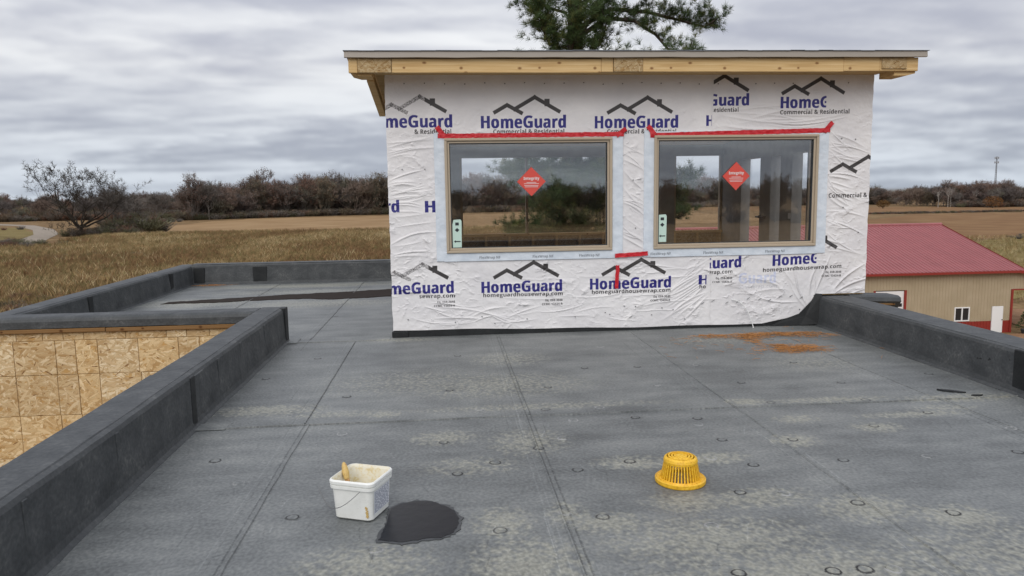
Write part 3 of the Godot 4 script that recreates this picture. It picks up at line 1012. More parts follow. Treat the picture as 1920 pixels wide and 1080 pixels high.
func wrap_material() -> StandardMaterial3D:
	ink.resize(TW * TH * 3)
	var n1 := field(121, 0.004, TW, TH, 4)
	for i in TW * TH:
		var k := n1[i] - 128
		ink[i * 3] = 220 + k / 14
		ink[i * 3 + 1] = 218 + k / 14
		ink[i * 3 + 2] = 219 + k / 16
	var blue := Color(0.15, 0.14, 0.45)
	var dk := Color(0.22, 0.21, 0.22)
	# upper row
	roof_mark(-0.84, 2.355, -0.18, 0.11)
	roof_mark(-0.84, 2.355, -0.61, -0.18, 0.55)
	words("HomeGuard", -0.842, 0.111, 2.358, 0.132, blue)
	words("Commercial & Residential", -0.70, 0.105, 2.288, 0.048, dk, 0.0, -0.30)
	roof_mark(0.438, 2.345)
	words("HomeGuard", 0.438, 1.39, 2.345, 0.134, blue)
	words("Commercial & Residential", 0.574, 1.377, 2.282, 0.048, dk)
	roof_mark(1.728, 2.337)
	words("HomeGuard", 1.726, 2.686, 2.337, 0.134, blue)
	words("Commercial & Residential", 1.87, 2.672, 2.275, 0.048, dk)
	words("H", 3.022, 3.11, 2.355, 0.118, blue, 0.0, -9, 3.088)
	# second sheet, hung a little higher
	roof_mark(2.62, 2.575, 3.10)
	words("HomeGuard", 2.575, 3.515, 2.574, 0.128, blue, 0.01, 3.10)
	words("Commercial & Residential", 2.63, 3.40, 2.505, 0.046, dk, 0.01, 3.10)
	roof_mark(3.77, 2.545)
	words("HomeGuard", 3.90, 4.86, 2.549, 0.128, blue, 0.01, -9, 4.45)
	words("Commercial & Residential", 3.897, 4.735, 2.478, 0.048, dk, 0.01)
	# middle row
	words("HomeGuard", -1.46, -0.504, 1.427, 0.128, blue, 0.0, -0.61)
	words("H", -0.211, -0.10, 1.421, 0.124, blue)
	roof_mark(4.385, 1.65, 4.5)
	words("Commercial &", 4.521, 4.996, 1.513, 0.052, dk)
	roof_mark(3.75, 0.75, 4.47)
	# lower row
	roof_mark(-0.865, 0.497, -0.19, 0.1)
	roof_mark(-0.865, 0.497, -0.61, -0.19, 0.6)
	words("HomeGuard", -0.862, 0.084, 0.499, 0.128, blue)
	words("homeguardhousewrap.com", -0.83, 0.10, 0.447, 0.044, dk, 0.0, -0.3)
	roof_mark(0.407, 0.491)
	words("HomeGuard", 0.407, 1.335, 0.489, 0.128, blue)
	words("homeguardhousewrap.com", 0.425, 1.348, 0.440, 0.042, dk)
	roof_mark(1.668, 0.495)
	words("HomeGuard", 1.668, 2.626, 0.494, 0.128, blue, 0.004)
	words("homeguardhousewrap.com", 1.69, 2.626, 0.443, 0.042, dk, 0.004)
	for q in [[0.10, 0.385], [1.345, 0.372], [2.626, 0.380]]:
		words("Eq. ESR-3048", q[0] - 0.20, q[0], q[1], 0.024, dk)
		words("CCMC 13424-R", q[0] - 0.24, q[0], q[1] - 0.045, 0.024, dk)
	words("H", 2.965, 3.075, 0.524, 0.108, blue, 0.0, -9, 3.06)
	words("homeg", 2.975, 3.2, 0.475, 0.042, dk, 0.0, -9, 3.06)
	words("HomeGuard", 2.55, 3.468, 0.69, 0.125, blue, 0.03, 3.095)
	words("homeguardhousewrap.com", 2.50, 3.37, 0.630, 0.042, dk, 0.02, 3.095)
	words("Eq. ESR-3048", 3.17, 3.37, 0.578, 0.024, dk)
	words("CCMC 13424-R", 3.13, 3.37, 0.535, 0.024, dk)
	words("HomeGuard", 3.859, 4.80, 0.722, 0.125, blue, 0.04, -9, 4.40)
	words("homeguardhousewrap.com", 3.743, 4.713, 0.652, 0.044, dk, 0.03)
	words("Eq. ESR-3048", 4.52, 4.713, 0.62, 0.024, dk)
	words("CCMC 13424-R", 4.47, 4.713, 0.575, 0.024, dk)
	# print of the sheet below showing through
	words("HomeGuard", 3.0, 3.90, 0.52, 0.125, Color(0.76, 0.78, 0.86), 0.0, 3.45, 99, 0.3)
	words("homeguardhousewrap.com", 3.02, 3.92, 0.46, 0.044, Color(0.74, 0.74, 0.76), 0.0, 3.45, 99, 0.3)
	var m := sm(Color.WHITE, 0.48, 0.5)
	m.albedo_texture = ImageTexture.create_from_image(Image.create_from_data(TW, TH, false, Image.FORMAT_RGB8, ink))
	m.backlight_enabled = false
	relief(m, grey_tex(crease_map(), 1024, 530), 4.2)
	return m

var crease := PackedByteArray()
func crease_map() -> PackedByteArray:
	# taut folds of the sheet: ridged lines that come and go, plus long pulls between fixings
	var w := 1024
	var h := 530
	var f := FastNoiseLite.new()
	f.seed = 131
	f.noise_type = FastNoiseLite.TYPE_SIMPLEX_SMOOTH
	f.frequency = 0.010
	f.fractal_type = FastNoiseLite.FRACTAL_RIDGED
	f.fractal_octaves = 3
	f.domain_warp_enabled = true
	f.domain_warp_amplitude = 26.0
	f.domain_warp_frequency = 0.012
	var ia: Image = f.get_image(620, h)
	ia.convert(Image.FORMAT_L8)
	ia.resize(w, h, Image.INTERPOLATE_CUBIC)
	var a := ia.get_data()
	f.seed = 133
	f.frequency = 0.024
	var ib: Image = f.get_image(w, 760)
	ib.convert(Image.FORMAT_L8)
	ib.resize(w, h, Image.INTERPOLATE_CUBIC)
	var b := ib.get_data()
	var where := field(135, 0.008, w, h, 3)
	var fine := field(136, 0.07, w, h, 3)
	var acc := PackedFloat32Array()
	acc.resize(w * h)
	for y in h:
		var low := clampf(0.30 + 0.85 * smoothstep(0.12, 0.45, float(y) / h), 0, 1)
		for x in w:
			var i := y * w + x
			var on := clampf((where[i] - 88) / 70.0, 0.12, 1.0) * low
			var ra := maxf(0.0, (a[i] - 150) / 105.0)
			var rb := maxf(0.0, (b[i] - 165) / 90.0)
			acc[i] = 0.30 + on * (ra * ra * 0.42 + rb * rb * 0.24) + (fine[i] - 128) * 0.00035
	# pulls: [x0,y0,x1,y1,height,width] in wall metres
	var r := RandomNumberGenerator.new()
	r.seed = 21
	var pulls := []
	for k in 26: # left strip beside the window: short bows under tension
		var y := r.randf_range(0.9, 2.3)
		pulls.append([-0.60, y + r.randf_range(-0.14, 0.02), r.randf_range(-0.3, 0.0), y, r.randf_range(0.12, 0.4), r.randf_range(0.008, 0.02)])
	for k in 18: # between the windows
		var y := r.randf_range(1.0, 2.2)
		pulls.append([2.05, y + r.randf_range(0.0, 0.18), 2.32, y - r.randf_range(0.0, 0.14), r.randf_range(0.1, 0.36), r.randf_range(0.008, 0.018)])
	for k in 34: # right strip
		var y := r.randf_range(0.75, 2.1)
		pulls.append([4.5, y + r.randf_range(0.02, 0.30), r.randf_range(4.7, 5.02), y, r.randf_range(0.12, 0.4), r.randf_range(0.008, 0.018)])
	for k in 20: # low left
		var x := r.randf_range(-0.6, 0.6)
		pulls.append([x, r.randf_range(0.12, 0.42), x + r.randf_range(0.25, 0.6), r.randf_range(0.1, 0.35), r.randf_range(0.1, 0.35), r.randf_range(0.008, 0.02)])
	for k in 24: # low middle, long and almost level
		var x := r.randf_range(0.3, 2.4)
		var y := r.randf_range(0.1, 0.8)
		pulls.append([x, y, x + r.randf_range(0.4, 1.1), y + r.randf_range(-0.05, 0.10), r.randf_range(0.08, 0.3), r.randf_range(0.008, 0.02)])
	for k in 15: # fan rising from the corner over the parapet
		var an := r.randf_range(0.35, 2.7)
		var d0 := r.randf_range(0.05, 0.25)
		var d1 := r.randf_range(0.4, 1.1)
		var ox := r.randf_range(-0.15, 0.12)
		pulls.append([4.30 + ox + cos(an) * d0, 0.2 - ox + sin(an) * d0, 4.30 + ox * 2.0 + cos(an) * d1, 0.16 + sin(an) * d1 * 0.75, r.randf_range(0.15, 0.5), r.randf_range(0.01, 0.025)])
	for k in 16: # folds running up to the seam of the two sheets
		var y := r.randf_range(0.3, 0.8)
		pulls.append([2.5 + r.randf_range(0, 0.3), y - 0.25, 3.08, y + 0.05, r.randf_range(0.12, 0.4), r.randf_range(0.012, 0.03)])
	for k in 12:
		var y := r.randf_range(2.35, 2.6)
		pulls.append([r.randf_range(3.1, 3.9), y + r.randf_range(-0.1, 0.1), r.randf_range(4.0, 4.8), y + r.randf_range(-0.08, 0.12), r.randf_range(0.12, 0.4), r.randf_range(0.01, 0.03)])
	for q in pulls:
		var p0 := Vector2((q[0] - WX0) / WW * w, (WY1 - q[1]) / WH * h)
		var p1 := Vector2((q[2] - WX0) / WW * w, (WY1 - q[3]) / WH * h)
		var d := p1 - p0
		var ln := d.length()
		if ln < 2.0:
			continue
		var o := d.orthogonal() / ln
		var half: float = q[5] / WW * w * 1.6
		var bow := r.randf_range(-0.09, 0.09) * ln
		var steps := int(ln * 1.5)
		for s in steps:
			var k := float(s) / steps
			var c := p0 + d * k + o * bow * sin(PI * k)
			var amp: float = q[4] * sin(PI * clampf(k * 0.9 + 0.05, 0, 1)) * 0.8
			for t in range(-int(half) - 1, int(half) + 2):
				var p := c + o * t
				var x := int(p.x)
				var y := int(p.y)
				if x < 0 or y < 0 or x >= w or y >= h:
					continue
				var e := maxf(0.0, 1.0 - absf(t) / (half + 0.5))
				acc[y * w + x] = maxf(acc[y * w + x], 0.30 + amp * e * e)
	crease.resize(w * h)
	for i in w * h:
		crease[i] = clampi(int(acc[i] * 255.0), 0, 255)
	var im := Image.create_from_data(w, h, false, Image.FORMAT_L8, crease)
	im.resize(w * 2, h * 2, Image.INTERPOLATE_CUBIC)
	im.resize(w, h, Image.INTERPOLATE_BILINEAR)
	crease = im.get_data()
	return crease

func uvwall(p: Vector3) -> Vector2:
	return Vector2((p.x - WX0) / WW, (WY1 - p.y) / WH)

func wrap_foot(x: float) -> float:
	if x < 3.75:
		return lerpf(0.082, 0.036, smoothstep(-0.6, 2.6, x)) + 0.004 * sin(x * 5.0)
	if x < 4.18:
		return lerpf(0.036, 0.115, (x - 3.75) / 0.43)
	if x < 4.46:
		return lerpf(0.115, 0.372, smoothstep(4.18, 4.46, x))
	return 0.372

func wrap_sheet(called: String, x0: float, x1: float, lift: float, ragged: bool, parent: Node) -> MeshInstance3D:
	var b := MB.new()
	b.uvmode = 2
	var xs := []
	var x := x0
	while x < x1 - 0.012:
		xs.append(x)
		x += 0.025
	xs.append(x1)
	var ys := []
	for k in 117:
		ys.append(0.02 + 2.92 * k / 116.0)
	var f := noise(43, 0.9, 3)
	var big := noise(44, 1.6, 2)
	var hz := func(px: float, py: float) -> float:
		var ix := clampi(int((px - WX0) / WW * 1024), 0, 1023)
		var iy := clampi(int((WY1 - py) / WH * 530), 0, 529)
		return lift + 0.0025 * (1.0 + f.get_noise_2d(px * 1.2, py * 2.4)) + 0.006 * maxf(0.0, big.get_noise_2d(px, py * 1.7)) + 0.010 * maxf(0.0, crease[iy * 1024 + ix] / 255.0 - 0.3)
	var pt := func(i: int, k: int) -> Vector3:
		var px: float = xs[i]
		var py: float = maxf(ys[k], wrap_foot(px))
		if ragged and i == 0:
			px += 0.012 * f.get_noise_1d(py * 14.0) + (0.02 if py < 1.0 else 0.0)
		if px < -0.6:
			px += 0.008 * f.get_noise_1d(py * 6.0)
		elif px > 5.0:
			px += 0.01 * f.get_noise_1d(py * 5.0 + 30.0)
		return Vector3(px, py, -8.5 + hz.call(px, py))
	var grid := []
	for i in xs.size():
		var col := []
		for k in ys.size():
			col.append(pt.call(i, k))
		grid.append(col)
	var nor := []
	for i in xs.size():
		var col := []
		for k in ys.size():
			var dx: Vector3 = grid[mini(i + 1, xs.size() - 1)][k] - grid[maxi(i - 1, 0)][k]
			var dy: Vector3 = grid[i][mini(k + 1, ys.size() - 1)] - grid[i][maxi(k - 1, 0)]
			var q := dx.cross(dy)
			col.append(q.normalized() if q.length() > 1e-9 else Vector3(0, 0, 1))
		nor.append(col)
	for i in xs.size() - 1:
		for k in ys.size() - 1:
			var cx: float = (xs[i] + xs[i + 1]) / 2
			var cy: float = (ys[k] + ys[k + 1]) / 2
			if (cx > 0.04 and cx < 1.90 and cy > 0.97 and cy < 2.22) or (cx > 2.43 and cx < 4.35 and cy > 0.97 and cy < 2.22):
				continue
			if ys[k + 1] <= wrap_foot(xs[i]) and ys[k + 1] <= wrap_foot(xs[i + 1]):
				continue
			b.tri(grid[i][k], grid[i + 1][k], grid[i + 1][k + 1], nor[i][k], nor[i + 1][k], nor[i + 1][k + 1])
			b.tri(grid[i][k], grid[i + 1][k + 1], grid[i][k + 1], nor[i][k], nor[i + 1][k + 1], nor[i][k + 1])
	return build(b, called, M.wrap, parent)

func flat_text(s: String, width: float, at: Vector3, material: Material, called: String, parent: Node, turn := 0.0, bold := true) -> void:
	var tm := TextMesh.new()
	var font := SystemFont.new()
	font.font_names = PackedStringArray(["Droid Sans"])
	font.font_weight = 700 if bold else 400
	tm.font = font
	tm.text = s
	tm.font_size = 48
	tm.pixel_size = 0.001
	tm.depth = 0.0008
	tm.curve_step = 2.0
	var bb := tm.get_aabb()
	var o := put(tm, called, material, parent)
	var k := width / bb.size.x
	o.transform = Transform3D(Basis(Vector3(0, 0, 1), turn).scaled_local(Vector3(k, k, 1)), at)

func wrinkled_strip(called: String, material: Material, parent: Node, a: Vector2, b: Vector2, wd: float, z: float, sd: int) -> void:
	# tape between two wall points: a thin, slightly uneven strip with real thickness
	var m := MB.new()
	var d := (b - a).normalized()
	var o := d.orthogonal()
	var n := maxi(2, int(a.distance_to(b) / 0.03))
	var f := noise(sd, 6.0, 3)
	var rows := []
	for i in n + 1:
		var c := a.lerp(b, float(i) / n)
		var wob := 0.006 * f.get_noise_1d(i * 0.12)
		var ring := []
		for k in 5:
			var s := (k / 4.0 - 0.5) * wd
			var p := c + o * (s + wob) + d * (0.012 * f.get_noise_2d(k * 3.0, i) if i == 0 or i == n else 0.0)
			ring.append(Vector3(p.x, p.y, z + 0.0022 * f.get_noise_2d(p.x * 2.0, p.y * 2.0)))
		rows.append(ring)
	for i in n:
		for k in 4:
			m.face(rows[i][k], rows[i + 1][k], rows[i + 1][k + 1], rows[i][k + 1], Vector3(0, 0, 1))
		for k in [0, 4]:
			var back := Vector3(0, 0, -0.004)
			m.face(rows[i][k], rows[i + 1][k], rows[i + 1][k] + back, rows[i][k] + back, Vector3(o.x, o.y, 0) * (-1.0 if k == 0 else 1.0))
	build(m, called, material, parent)

func front_window(room: Node3D, fx0: float, fx1: float, fy0: float, fy1: float, sd: int) -> Node3D:
	var w := group_part("window", room)
	# adhesive flashing round the opening
	var fz := -8.5
	for q in [[fx0 - 0.115, fy0 - 0.09, fx0 + 0.01, fy1 + 0.06], [fx1 - 0.01, fy0 - 0.09, fx1 + 0.125, fy1 + 0.06]]:
		pbox("flashing_tape", M.flash, w, Vector3(q[0], q[1], fz - 0.01), Vector3(q[2], q[3], fz + 0.0175), 0.002)
	pbox("flashing_tape", M.flash, w, Vector3(fx0 - 0.03, fy0 - 0.095, fz - 0.01), Vector3(fx1 + 0.03, fy0 + 0.01, fz + 0.0195), 0.002)
	pbox("flashing_tape", M.flash, w, Vector3(fx0 - 0.05, fy1 - 0.01, fz - 0.01), Vector3(fx1 + 0.05, fy1 + 0.045, fz + 0.0195), 0.002)
	# frame: outer ring, stepped inner ring
	var outer := 0.030
	var z0 := -8.60
	var z1 := -8.462
	for q in [[fx0, fy0, fx1, fy0 + outer], [fx0, fy1 - outer, fx1, fy1], [fx0, fy0 + outer, fx0 + outer, fy1 - outer], [fx1 - outer, fy0 + outer, fx1, fy1 - outer]]:
		pbox("frame", M.tan_frame, w, Vector3(q[0], q[1], z0), Vector3(q[2], q[3], z1), 0.005)
	var i0 := fx0 + outer
	var i1 := fx1 - outer
	var j0 := fy0 + outer
	var j1 := fy1 - outer
	var inn := 0.026
	for q in [[i0, j0, i1, j0 + inn], [i0, j1 - inn, i1, j1], [i0, j0 + inn, i0 + inn, j1 - inn], [i1 - inn, j0 + inn, i1, j1 - inn]]:
		pbox("sash", M.tan_frame, w, Vector3(q[0], q[1], z0 + 0.005), Vector3(q[2], q[3], z1 - 0.020), 0.004)
	# dark gasket and the insulated unit (two sheets)
	for q in [[i0 + inn, j0 + inn, i1 - inn, j0 + inn + 0.008], [i0 + inn, j1 - inn - 0.008, i1 - inn, j1 - inn], [i0 + inn, j0 + inn + 0.008, i0 + inn + 0.008, j1 - inn - 0.008], [i1 - inn - 0.008, j0 + inn + 0.008, i1 - inn, j1 - inn - 0.008]]:
		pbox("gasket", M.ink, w, Vector3(q[0], q[1], -8.53), Vector3(q[2], q[3], -8.488), 0.0)
	for pz in [-8.500, -8.516]:
		var b := MB.new()
		b.face(Vector3(i0 + inn, j0 + inn, pz), Vector3(i0 + inn, j1 - inn, pz), Vector3(i1 - inn, j1 - inn, pz), Vector3(i1 - inn, j0 + inn, pz), Vector3(0, 0, 1))
		build(b, "pane", M.glass, w)
	# reflecting low-emissivity coating on the inner sheet
	var cb := MB.new()
	cb.face(Vector3(i0 + inn, j0 + inn, -8.513), Vector3(i0 + inn, j1 - inn, -8.513), Vector3(i1 - inn, j1 - inn, -8.513), Vector3(i1 - inn, j0 + inn, -8.513), Vector3(0, 0, 1))
	build(cb, "coating", M.film, w)
	return w

func stickers(w: Node3D, dx: float, dy: float, sx: float, sy: float) -> void:
	var b := MB.new()
	var z := -8.4975
	var c := Vector3(dx, dy, z)
	var k := 0.164
	b.face(c + Vector3(-k, 0, 0), c + Vector3(0, k, 0), c + Vector3(k, 0, 0), c + Vector3(0, -k, 0), Vector3(0, 0, 1))
	var s := build(b, "diamond_sticker", M.decal_red, w)
	flat_text("Integrity", 0.18, c + Vector3(0, 0.035, 0.0015), M.white_paint, "lettering", s)
	for q in [[-0.055, -0.012, 0.11], [-0.085, -0.026, 0.17], [-0.08, -0.047, 0.16], [-0.075, -0.062, 0.15]]:
		pbox("printed_line", M.white_paint, s, c + Vector3(q[0], q[1], 0.001), c + Vector3(q[0] + q[2], q[1] + 0.0045, 0.0017), 0.0)
	b = MB.new()
	var p := [Vector2(0, 0), Vector2(0, 0.26), Vector2(0.012, 0.315), Vector2(0.092, 0.32), Vector2(0.104, 0.30), Vector2(0.10, 0.0)]
	for i in range(1, p.size() - 1):
		b.tface(Vector3(sx + p[0].x, sy + p[0].y, z), Vector3(sx + p[i].x, sy + p[i].y, z), Vector3(sx + p[i + 1].x, sy + p[i + 1].y, z), Vector3(0, 0, 1))
	var t := build(b, "paper_tag", M.decal_green, w)
	pbox("printed_mark", M.ink, t, Vector3(sx + 0.032, sy + 0.252, z + 0.001), Vector3(sx + 0.072, sy + 0.285, z + 0.0018), 0.0)
	b = MB.new()
	var dc := Vector3(sx + 0.052, sy + 0.20, z + 0.0014)
	b.face(dc + Vector3(-0.026, 0, 0), dc + Vector3(0, 0.024, 0), dc + Vector3(0.026, 0, 0), dc + Vector3(0, -0.024, 0), Vector3(0, 0, 1))
	build(b, "printed_mark", M.ink, t)
	b = MB.new()
	var ac := Vector3(sx + 0.014, sy + 0.07, z + 0.0014)
	b.tface(ac, ac + Vector3(0.022, 0.016, 0), ac + Vector3(0.022, -0.016, 0), Vector3(0, 0, 1))
	b.face(ac + Vector3(0.02, 0.006, 0), ac + Vector3(0.075, 0.006, 0), ac + Vector3(0.075, -0.006, 0), ac + Vector3(0.02, -0.006, 0), Vector3(0, 0, 1))
	build(b, "printed_mark", M.ink, t)

func rooftop_room() -> void:
	M.wrap = wrap_material()
	print("wrap tex ", Time.get_ticks_msec())
	M.wrap_plain = sm(lin(0.72, 0.70, 0.69), 0.5, 0.5)
	var room := thing("rooftop_room", "small rooftop room wrapped in white printed house wrap, two big windows", "building")
	# walls (thickness 0.15), front wall cut round the two openings
	var L := -0.60
	var R := 5.01
	var zf := -8.502
	var zb := -8.65
	var fw := group_part("front_wall", room)
	for q in [[L, 0.06, 0.03, 2.93], [1.92, 0.06, 2.415, 2.93], [4.365, 0.36, R, 2.93], [0.03, 0.06, 1.92, 0.96], [2.415, 0.06, 4.365, 0.96], [0.03, 2.235, 1.92, 2.93], [2.415, 2.235, 4.365, 2.93]]:
		pbox("wall_section", M.osb_old, fw, Vector3(q[0], q[1], zb), Vector3(q[2], q[3], zf), 0.0)
	wrap_sheet("house_wrap", -0.612, 3.12, 0.0, false, room)
	wrap_sheet("house_wrap", 3.092, 5.018, 0.0045, true, room)
	pbox("side_wall", M.wrap_plain, room, Vector3(L, 0.06, -12.9), Vector3(L + 0.15, 2.40, zb - 0.001), 0.0)
	# right-hand side wall with three glazed openings
	var sw := group_part("side_wall", room)
	for q in [[-12.9, -11.95], [-11.22, -10.84], [-10.52, -10.15], [-9.72, -8.652]]:
		pbox("wall_section", M.plaster, sw, Vector3(R - 0.15, 0.36, q[0]), Vector3(R, 2.42, q[1]), 0.0)
	for q in [[-11.95, -11.22], [-10.84, -10.52], [-10.15, -9.72]]:
		pbox("header", M.plaster, sw, Vector3(R - 0.15, 2.12, q[0]), Vector3(R, 2.42, q[1]), 0.0)
		pbox("sill", M.plaster, sw, Vector3(R - 0.15, 0.36, q[0]), Vector3(R, 0.45, q[1]), 0.0)
		var b := MB.new()
		b.face(Vector3(R - 0.06, 0.45, q[0]), Vector3(R - 0.06, 2.12, q[0]), Vector3(R - 0.06, 2.12, q[1]), Vector3(R - 0.06, 0.45, q[1]), Vector3.RIGHT)
		build(b, "pane", M.glass, sw)
	for x in [L, R - 0.15]:
		var gb := MB.new()
		var y1: float = 2.401 if x < 0 else 2.421
		for q in [[x, -1.0], [x + 0.15, 1.0]]:
			gb.face(Vector3(q[0], y1, zb - 0.002), Vector3(q[0], 2.925, zb - 0.002), Vector3(q[0], 2.42, -12.72), Vector3(q[0], y1, -12.72), Vector3(q[1], 0, 0))
		build(gb, "side_gable", M.plaster, room)
	pbox("outlet", M.white_paint, sw, Vector3(R - 0.162, 1.21, -9.98 - 0.24), Vector3(R - 0.151, 1.29, -9.98 - 0.18), 0.002)
	for q in [-11.16, -11.0]:
		pbox("door_handle", M.steel, sw, Vector3(R - 0.22, 1.20, q - 0.06), Vector3(R - 0.19, 1.225, q + 0.06), 0.004)
		pbox("door_handle", M.steel, sw, Vector3(R - 0.19, 1.19, q - 0.015), Vector3(R - 0.151, 1.235, q + 0.015), 0.004)
	# back wall with two openings
	var bw := group_part("back_wall", room)
	for q in [[L + 0.15, 0.06, 0.28, 2.41], [3.70, 0.06, 3.99, 2.41], [0.28, 2.23, 3.70, 2.41], [3.99, 2.23, R - 0.15, 2.41]]:
		pbox("wall_section", M.plaster, bw, Vector3(q[0], q[1], -12.9), Vector3(q[2], q[3], -12.75), 0.0)
	pbox("sheathing", M.osb_old, bw, Vector3(0.28, 0.06, -12.9), Vector3(3.70, 0.94, -12.885), 0.0)
	pbox("sheathing", M.osb_old, bw, Vector3(3.99, 0.06, -12.9), Vector3(R - 0.15, 0.94, -12.885), 0.0)
	for q in [[0.28, 3.70], [3.99, R - 0.15]]:
		pbox("sill_plate", M.lumber, bw, Vector3(q[0], 0.90, -12.884), Vector3(q[1], 0.94, -12.75), 0.0)
		pbox("sill_plate", M.lumber, bw, Vector3(q[0], 0.06, -12.884), Vector3(q[1], 0.10, -12.75), 0.0)
		var x: float = q[0]
		while x < q[1]:
			pbox("stud", M.lumber, bw, Vector3(x, 0.10, -12.884), Vector3(x + 0.038, 0.90, -12.75), 0.0)
			x += 0.406
		for ex in [q[0], q[1] - 0.04]:
			pbox("window_frame", M.tan_frame, bw, Vector3(ex, 0.94, -12.87), Vector3(ex + 0.04, 2.23, -12.79), 0.0)
		var b := MB.new()
		b.face(Vector3(q[0], 0.94, -12.83), Vector3(q[0], 2.23, -12.83), Vector3(q[1], 2.23, -12.83), Vector3(q[1], 0.94, -12.83), Vector3(0, 0, 1))
		build(b, "pane", M.glass, bw)
	pbox("window_frame", M.tan_frame, bw, Vector3(1.40, 0.94, -12.87), Vector3(1.44, 2.23, -12.79), 0.0)
	pbox("floor", M.osb_old, room, Vector3(L + 0.15, 0.012, -12.75), Vector3(R - 0.15, 0.058, zb - 0.001), 0.0)
	# roof: slopes down towards the back; a wider box at the front carries the fascia
	var sl := 0.125
	var top := 3.075
	var m := MB.new()
	var zr := [-8.43, -13.2]
	var yb := [2.955, 2.955 - 4.77 * sl]
	for x in [-0.72, 5.04]:
		m.face(Vector3(x, yb[0], zr[0]), Vector3(x, top - 0.33 * sl, zr[0]), Vector3(x, top - 5.1 * sl, zr[1]), Vector3(x, yb[1], zr[1]), Vector3(x - 2, 0, 0))
	m.face(Vector3(-0.72, yb[0], zr[0]), Vector3(5.04, yb[0], zr[0]), Vector3(5.04, yb[1], zr[1]), Vector3(-0.72, yb[1], zr[1]), Vector3.DOWN)
	m.face(Vector3(-0.72, yb[1], zr[1]), Vector3(5.04, yb[1], zr[1]), Vector3(5.04, top - 5.1 * sl, zr[1]), Vector3(-0.72, top - 5.1 * sl, zr[1]), Vector3(0, 0, -1))
	m.face(Vector3(-0.72, top - 0.33 * sl, zr[0]), Vector3(5.04, top - 0.33 * sl, zr[0]), Vector3(5.04, top - 5.1 * sl, zr[1]), Vector3(-0.72, top - 5.1 * sl, zr[1]), Vector3.UP)
	var roof := build(m, "roof", M.lumber, room)
	# front box: boarded underside, ends clipped at an angle
	pbox("soffit_board", M.lumber, roof, Vector3(-0.72, 2.925, -8.50), Vector3(5.04, 2.952, -8.142), 0.003)
	for q in [[-0.935, -0.722, -1.0], [5.042, 5.29, 1.0]]:
		m = MB.new()
		var xo: float = q[0] if q[2] < 0 else q[1]
		var xi: float = q[1] if q[2] < 0 else q[0]
		var pf := [Vector2(xo, 3.05), Vector2(xo, 2.885), Vector2(lerpf(xo, xi, 0.4), 2.862), Vector2(xi, 2.862), Vector2(xi, 3.05)]
		for i in 5:
			var a: Vector2 = pf[i]
			var c: Vector2 = pf[(i + 1) % 5]
			var mid := (a + c) / 2.0 - Vector2((xo + xi) / 2.0, 2.95)
			m.face(Vector3(a.x, a.y, -8.142), Vector3(c.x, c.y, -8.142), Vector3(c.x, c.y, -8.43), Vector3(a.x, a.y, -8.43), Vector3(mid.x, mid.y, 0))
		for zz in [[-8.142, 1.0], [-8.43, -1.0]]:
			for i in range(1, 4):
				m.tface(Vector3(pf[0].x, pf[0].y, zz[0]), Vector3(pf[i].x, pf[i].y, zz[0]), Vector3(pf[i + 1].x, pf[i + 1].y, zz[0]), Vector3(0, 0, zz[1]))
		build(m, "lookout_block", M.lumber, roof)
	# metal sheet with a turned-down front edge, a whisker out of straight
	m = MB.new()
	var fz := noise(51, 1.0, 2)
	for i in 60:
		var x0 := lerpf(-0.985, 5.37, i / 60.0)
		var x1 := lerpf(-0.985, 5.37, (i + 1) / 60.0)
		var y0 := 3.094 + 0.020 * i / 60.0 + 0.004 * fz.get_noise_1d(x0)
		var y1 := 3.094 + 0.020 * (i + 1) / 60.0 + 0.004 * fz.get_noise_1d(x1)
		var b0 := y0 - 0.062 + 0.002 * fz.get_noise_1d(x0 * 3.0 + 9)
		var b1 := y1 - 0.062 + 0.002 * fz.get_noise_1d(x1 * 3.0 + 9)
		m.face(Vector3(x0, y0, -8.06), Vector3(x1, y1, -8.06), Vector3(x1, b1, -8.052), Vector3(x0, b0, -8.052), Vector3(0, 0, 1))
		m.face(Vector3(x0, b0, -8.052), Vector3(x1, b1, -8.052), Vector3(x1, b1 - 0.004, -8.075), Vector3(x0, b0 - 0.004, -8.075), Vector3.DOWN)
		m.face(Vector3(x0, y0, -8.06), Vector3(x1, y1, -8.06), Vector3(x1, y1 - 0.4 * sl, -8.46), Vector3(x0, y0 - 0.4 * sl, -8.46), Vector3.UP)
	m.face(Vector3(-0.76, 3.09 - 0.4 * sl, -8.46), Vector3(5.08, 3.11 - 0.4 * sl, -8.46), Vector3(5.08, 3.11 - 5.2 * sl, -13.26), Vector3(-0.76, 3.09 - 5.2 * sl, -13.26), Vector3.UP)
	build(m, "metal_sheet", M.tan_metal, roof)
	# underlay edge peeking out above the metal
	m = MB.new()
	for i in 40:
		var x0 := lerpf(-0.995, 5.39, i / 40.0)
		var x1 := lerpf(-0.995, 5.39, (i + 1) / 40.0)
		m.box(Vector3(x0, 3.098 + 0.020 * i / 40.0 + 0.004 * fz.get_noise_1d(x0 * 4), -8.20), Vector3(x1, 3.103 + 0.020 * i / 40.0 + 0.004 * fz.get_noise_1d(x0 * 4), -8.045), 0.0)
	build(m, "underlay_edge", M.ink_grey, roof)
	# fascia, piece by piece
	for q in [[-0.950, -0.858, 0, 0.0], [-0.855, -0.508, 1, 0.012], [-0.505, 1.716, 0, 0.0], [1.719, 1.848, 0, -0.004], [1.851, 2.168, 1, 0.012], [2.171, 4.428, 0, 0.002], [4.431, 4.848, 0, -0.003], [4.851, 5.30, 0, -0.008]]:
		var y0: float = 2.884 + 0.024 * (q[0] + 0.95) / 6.25
		pbox("fascia_board", M.osb_old if q[2] == 1 else M.lumber, roof, Vector3(q[0], y0, -8.14), Vector3(q[1], y0 + 0.145, -8.10 + q[3]), 0.004)
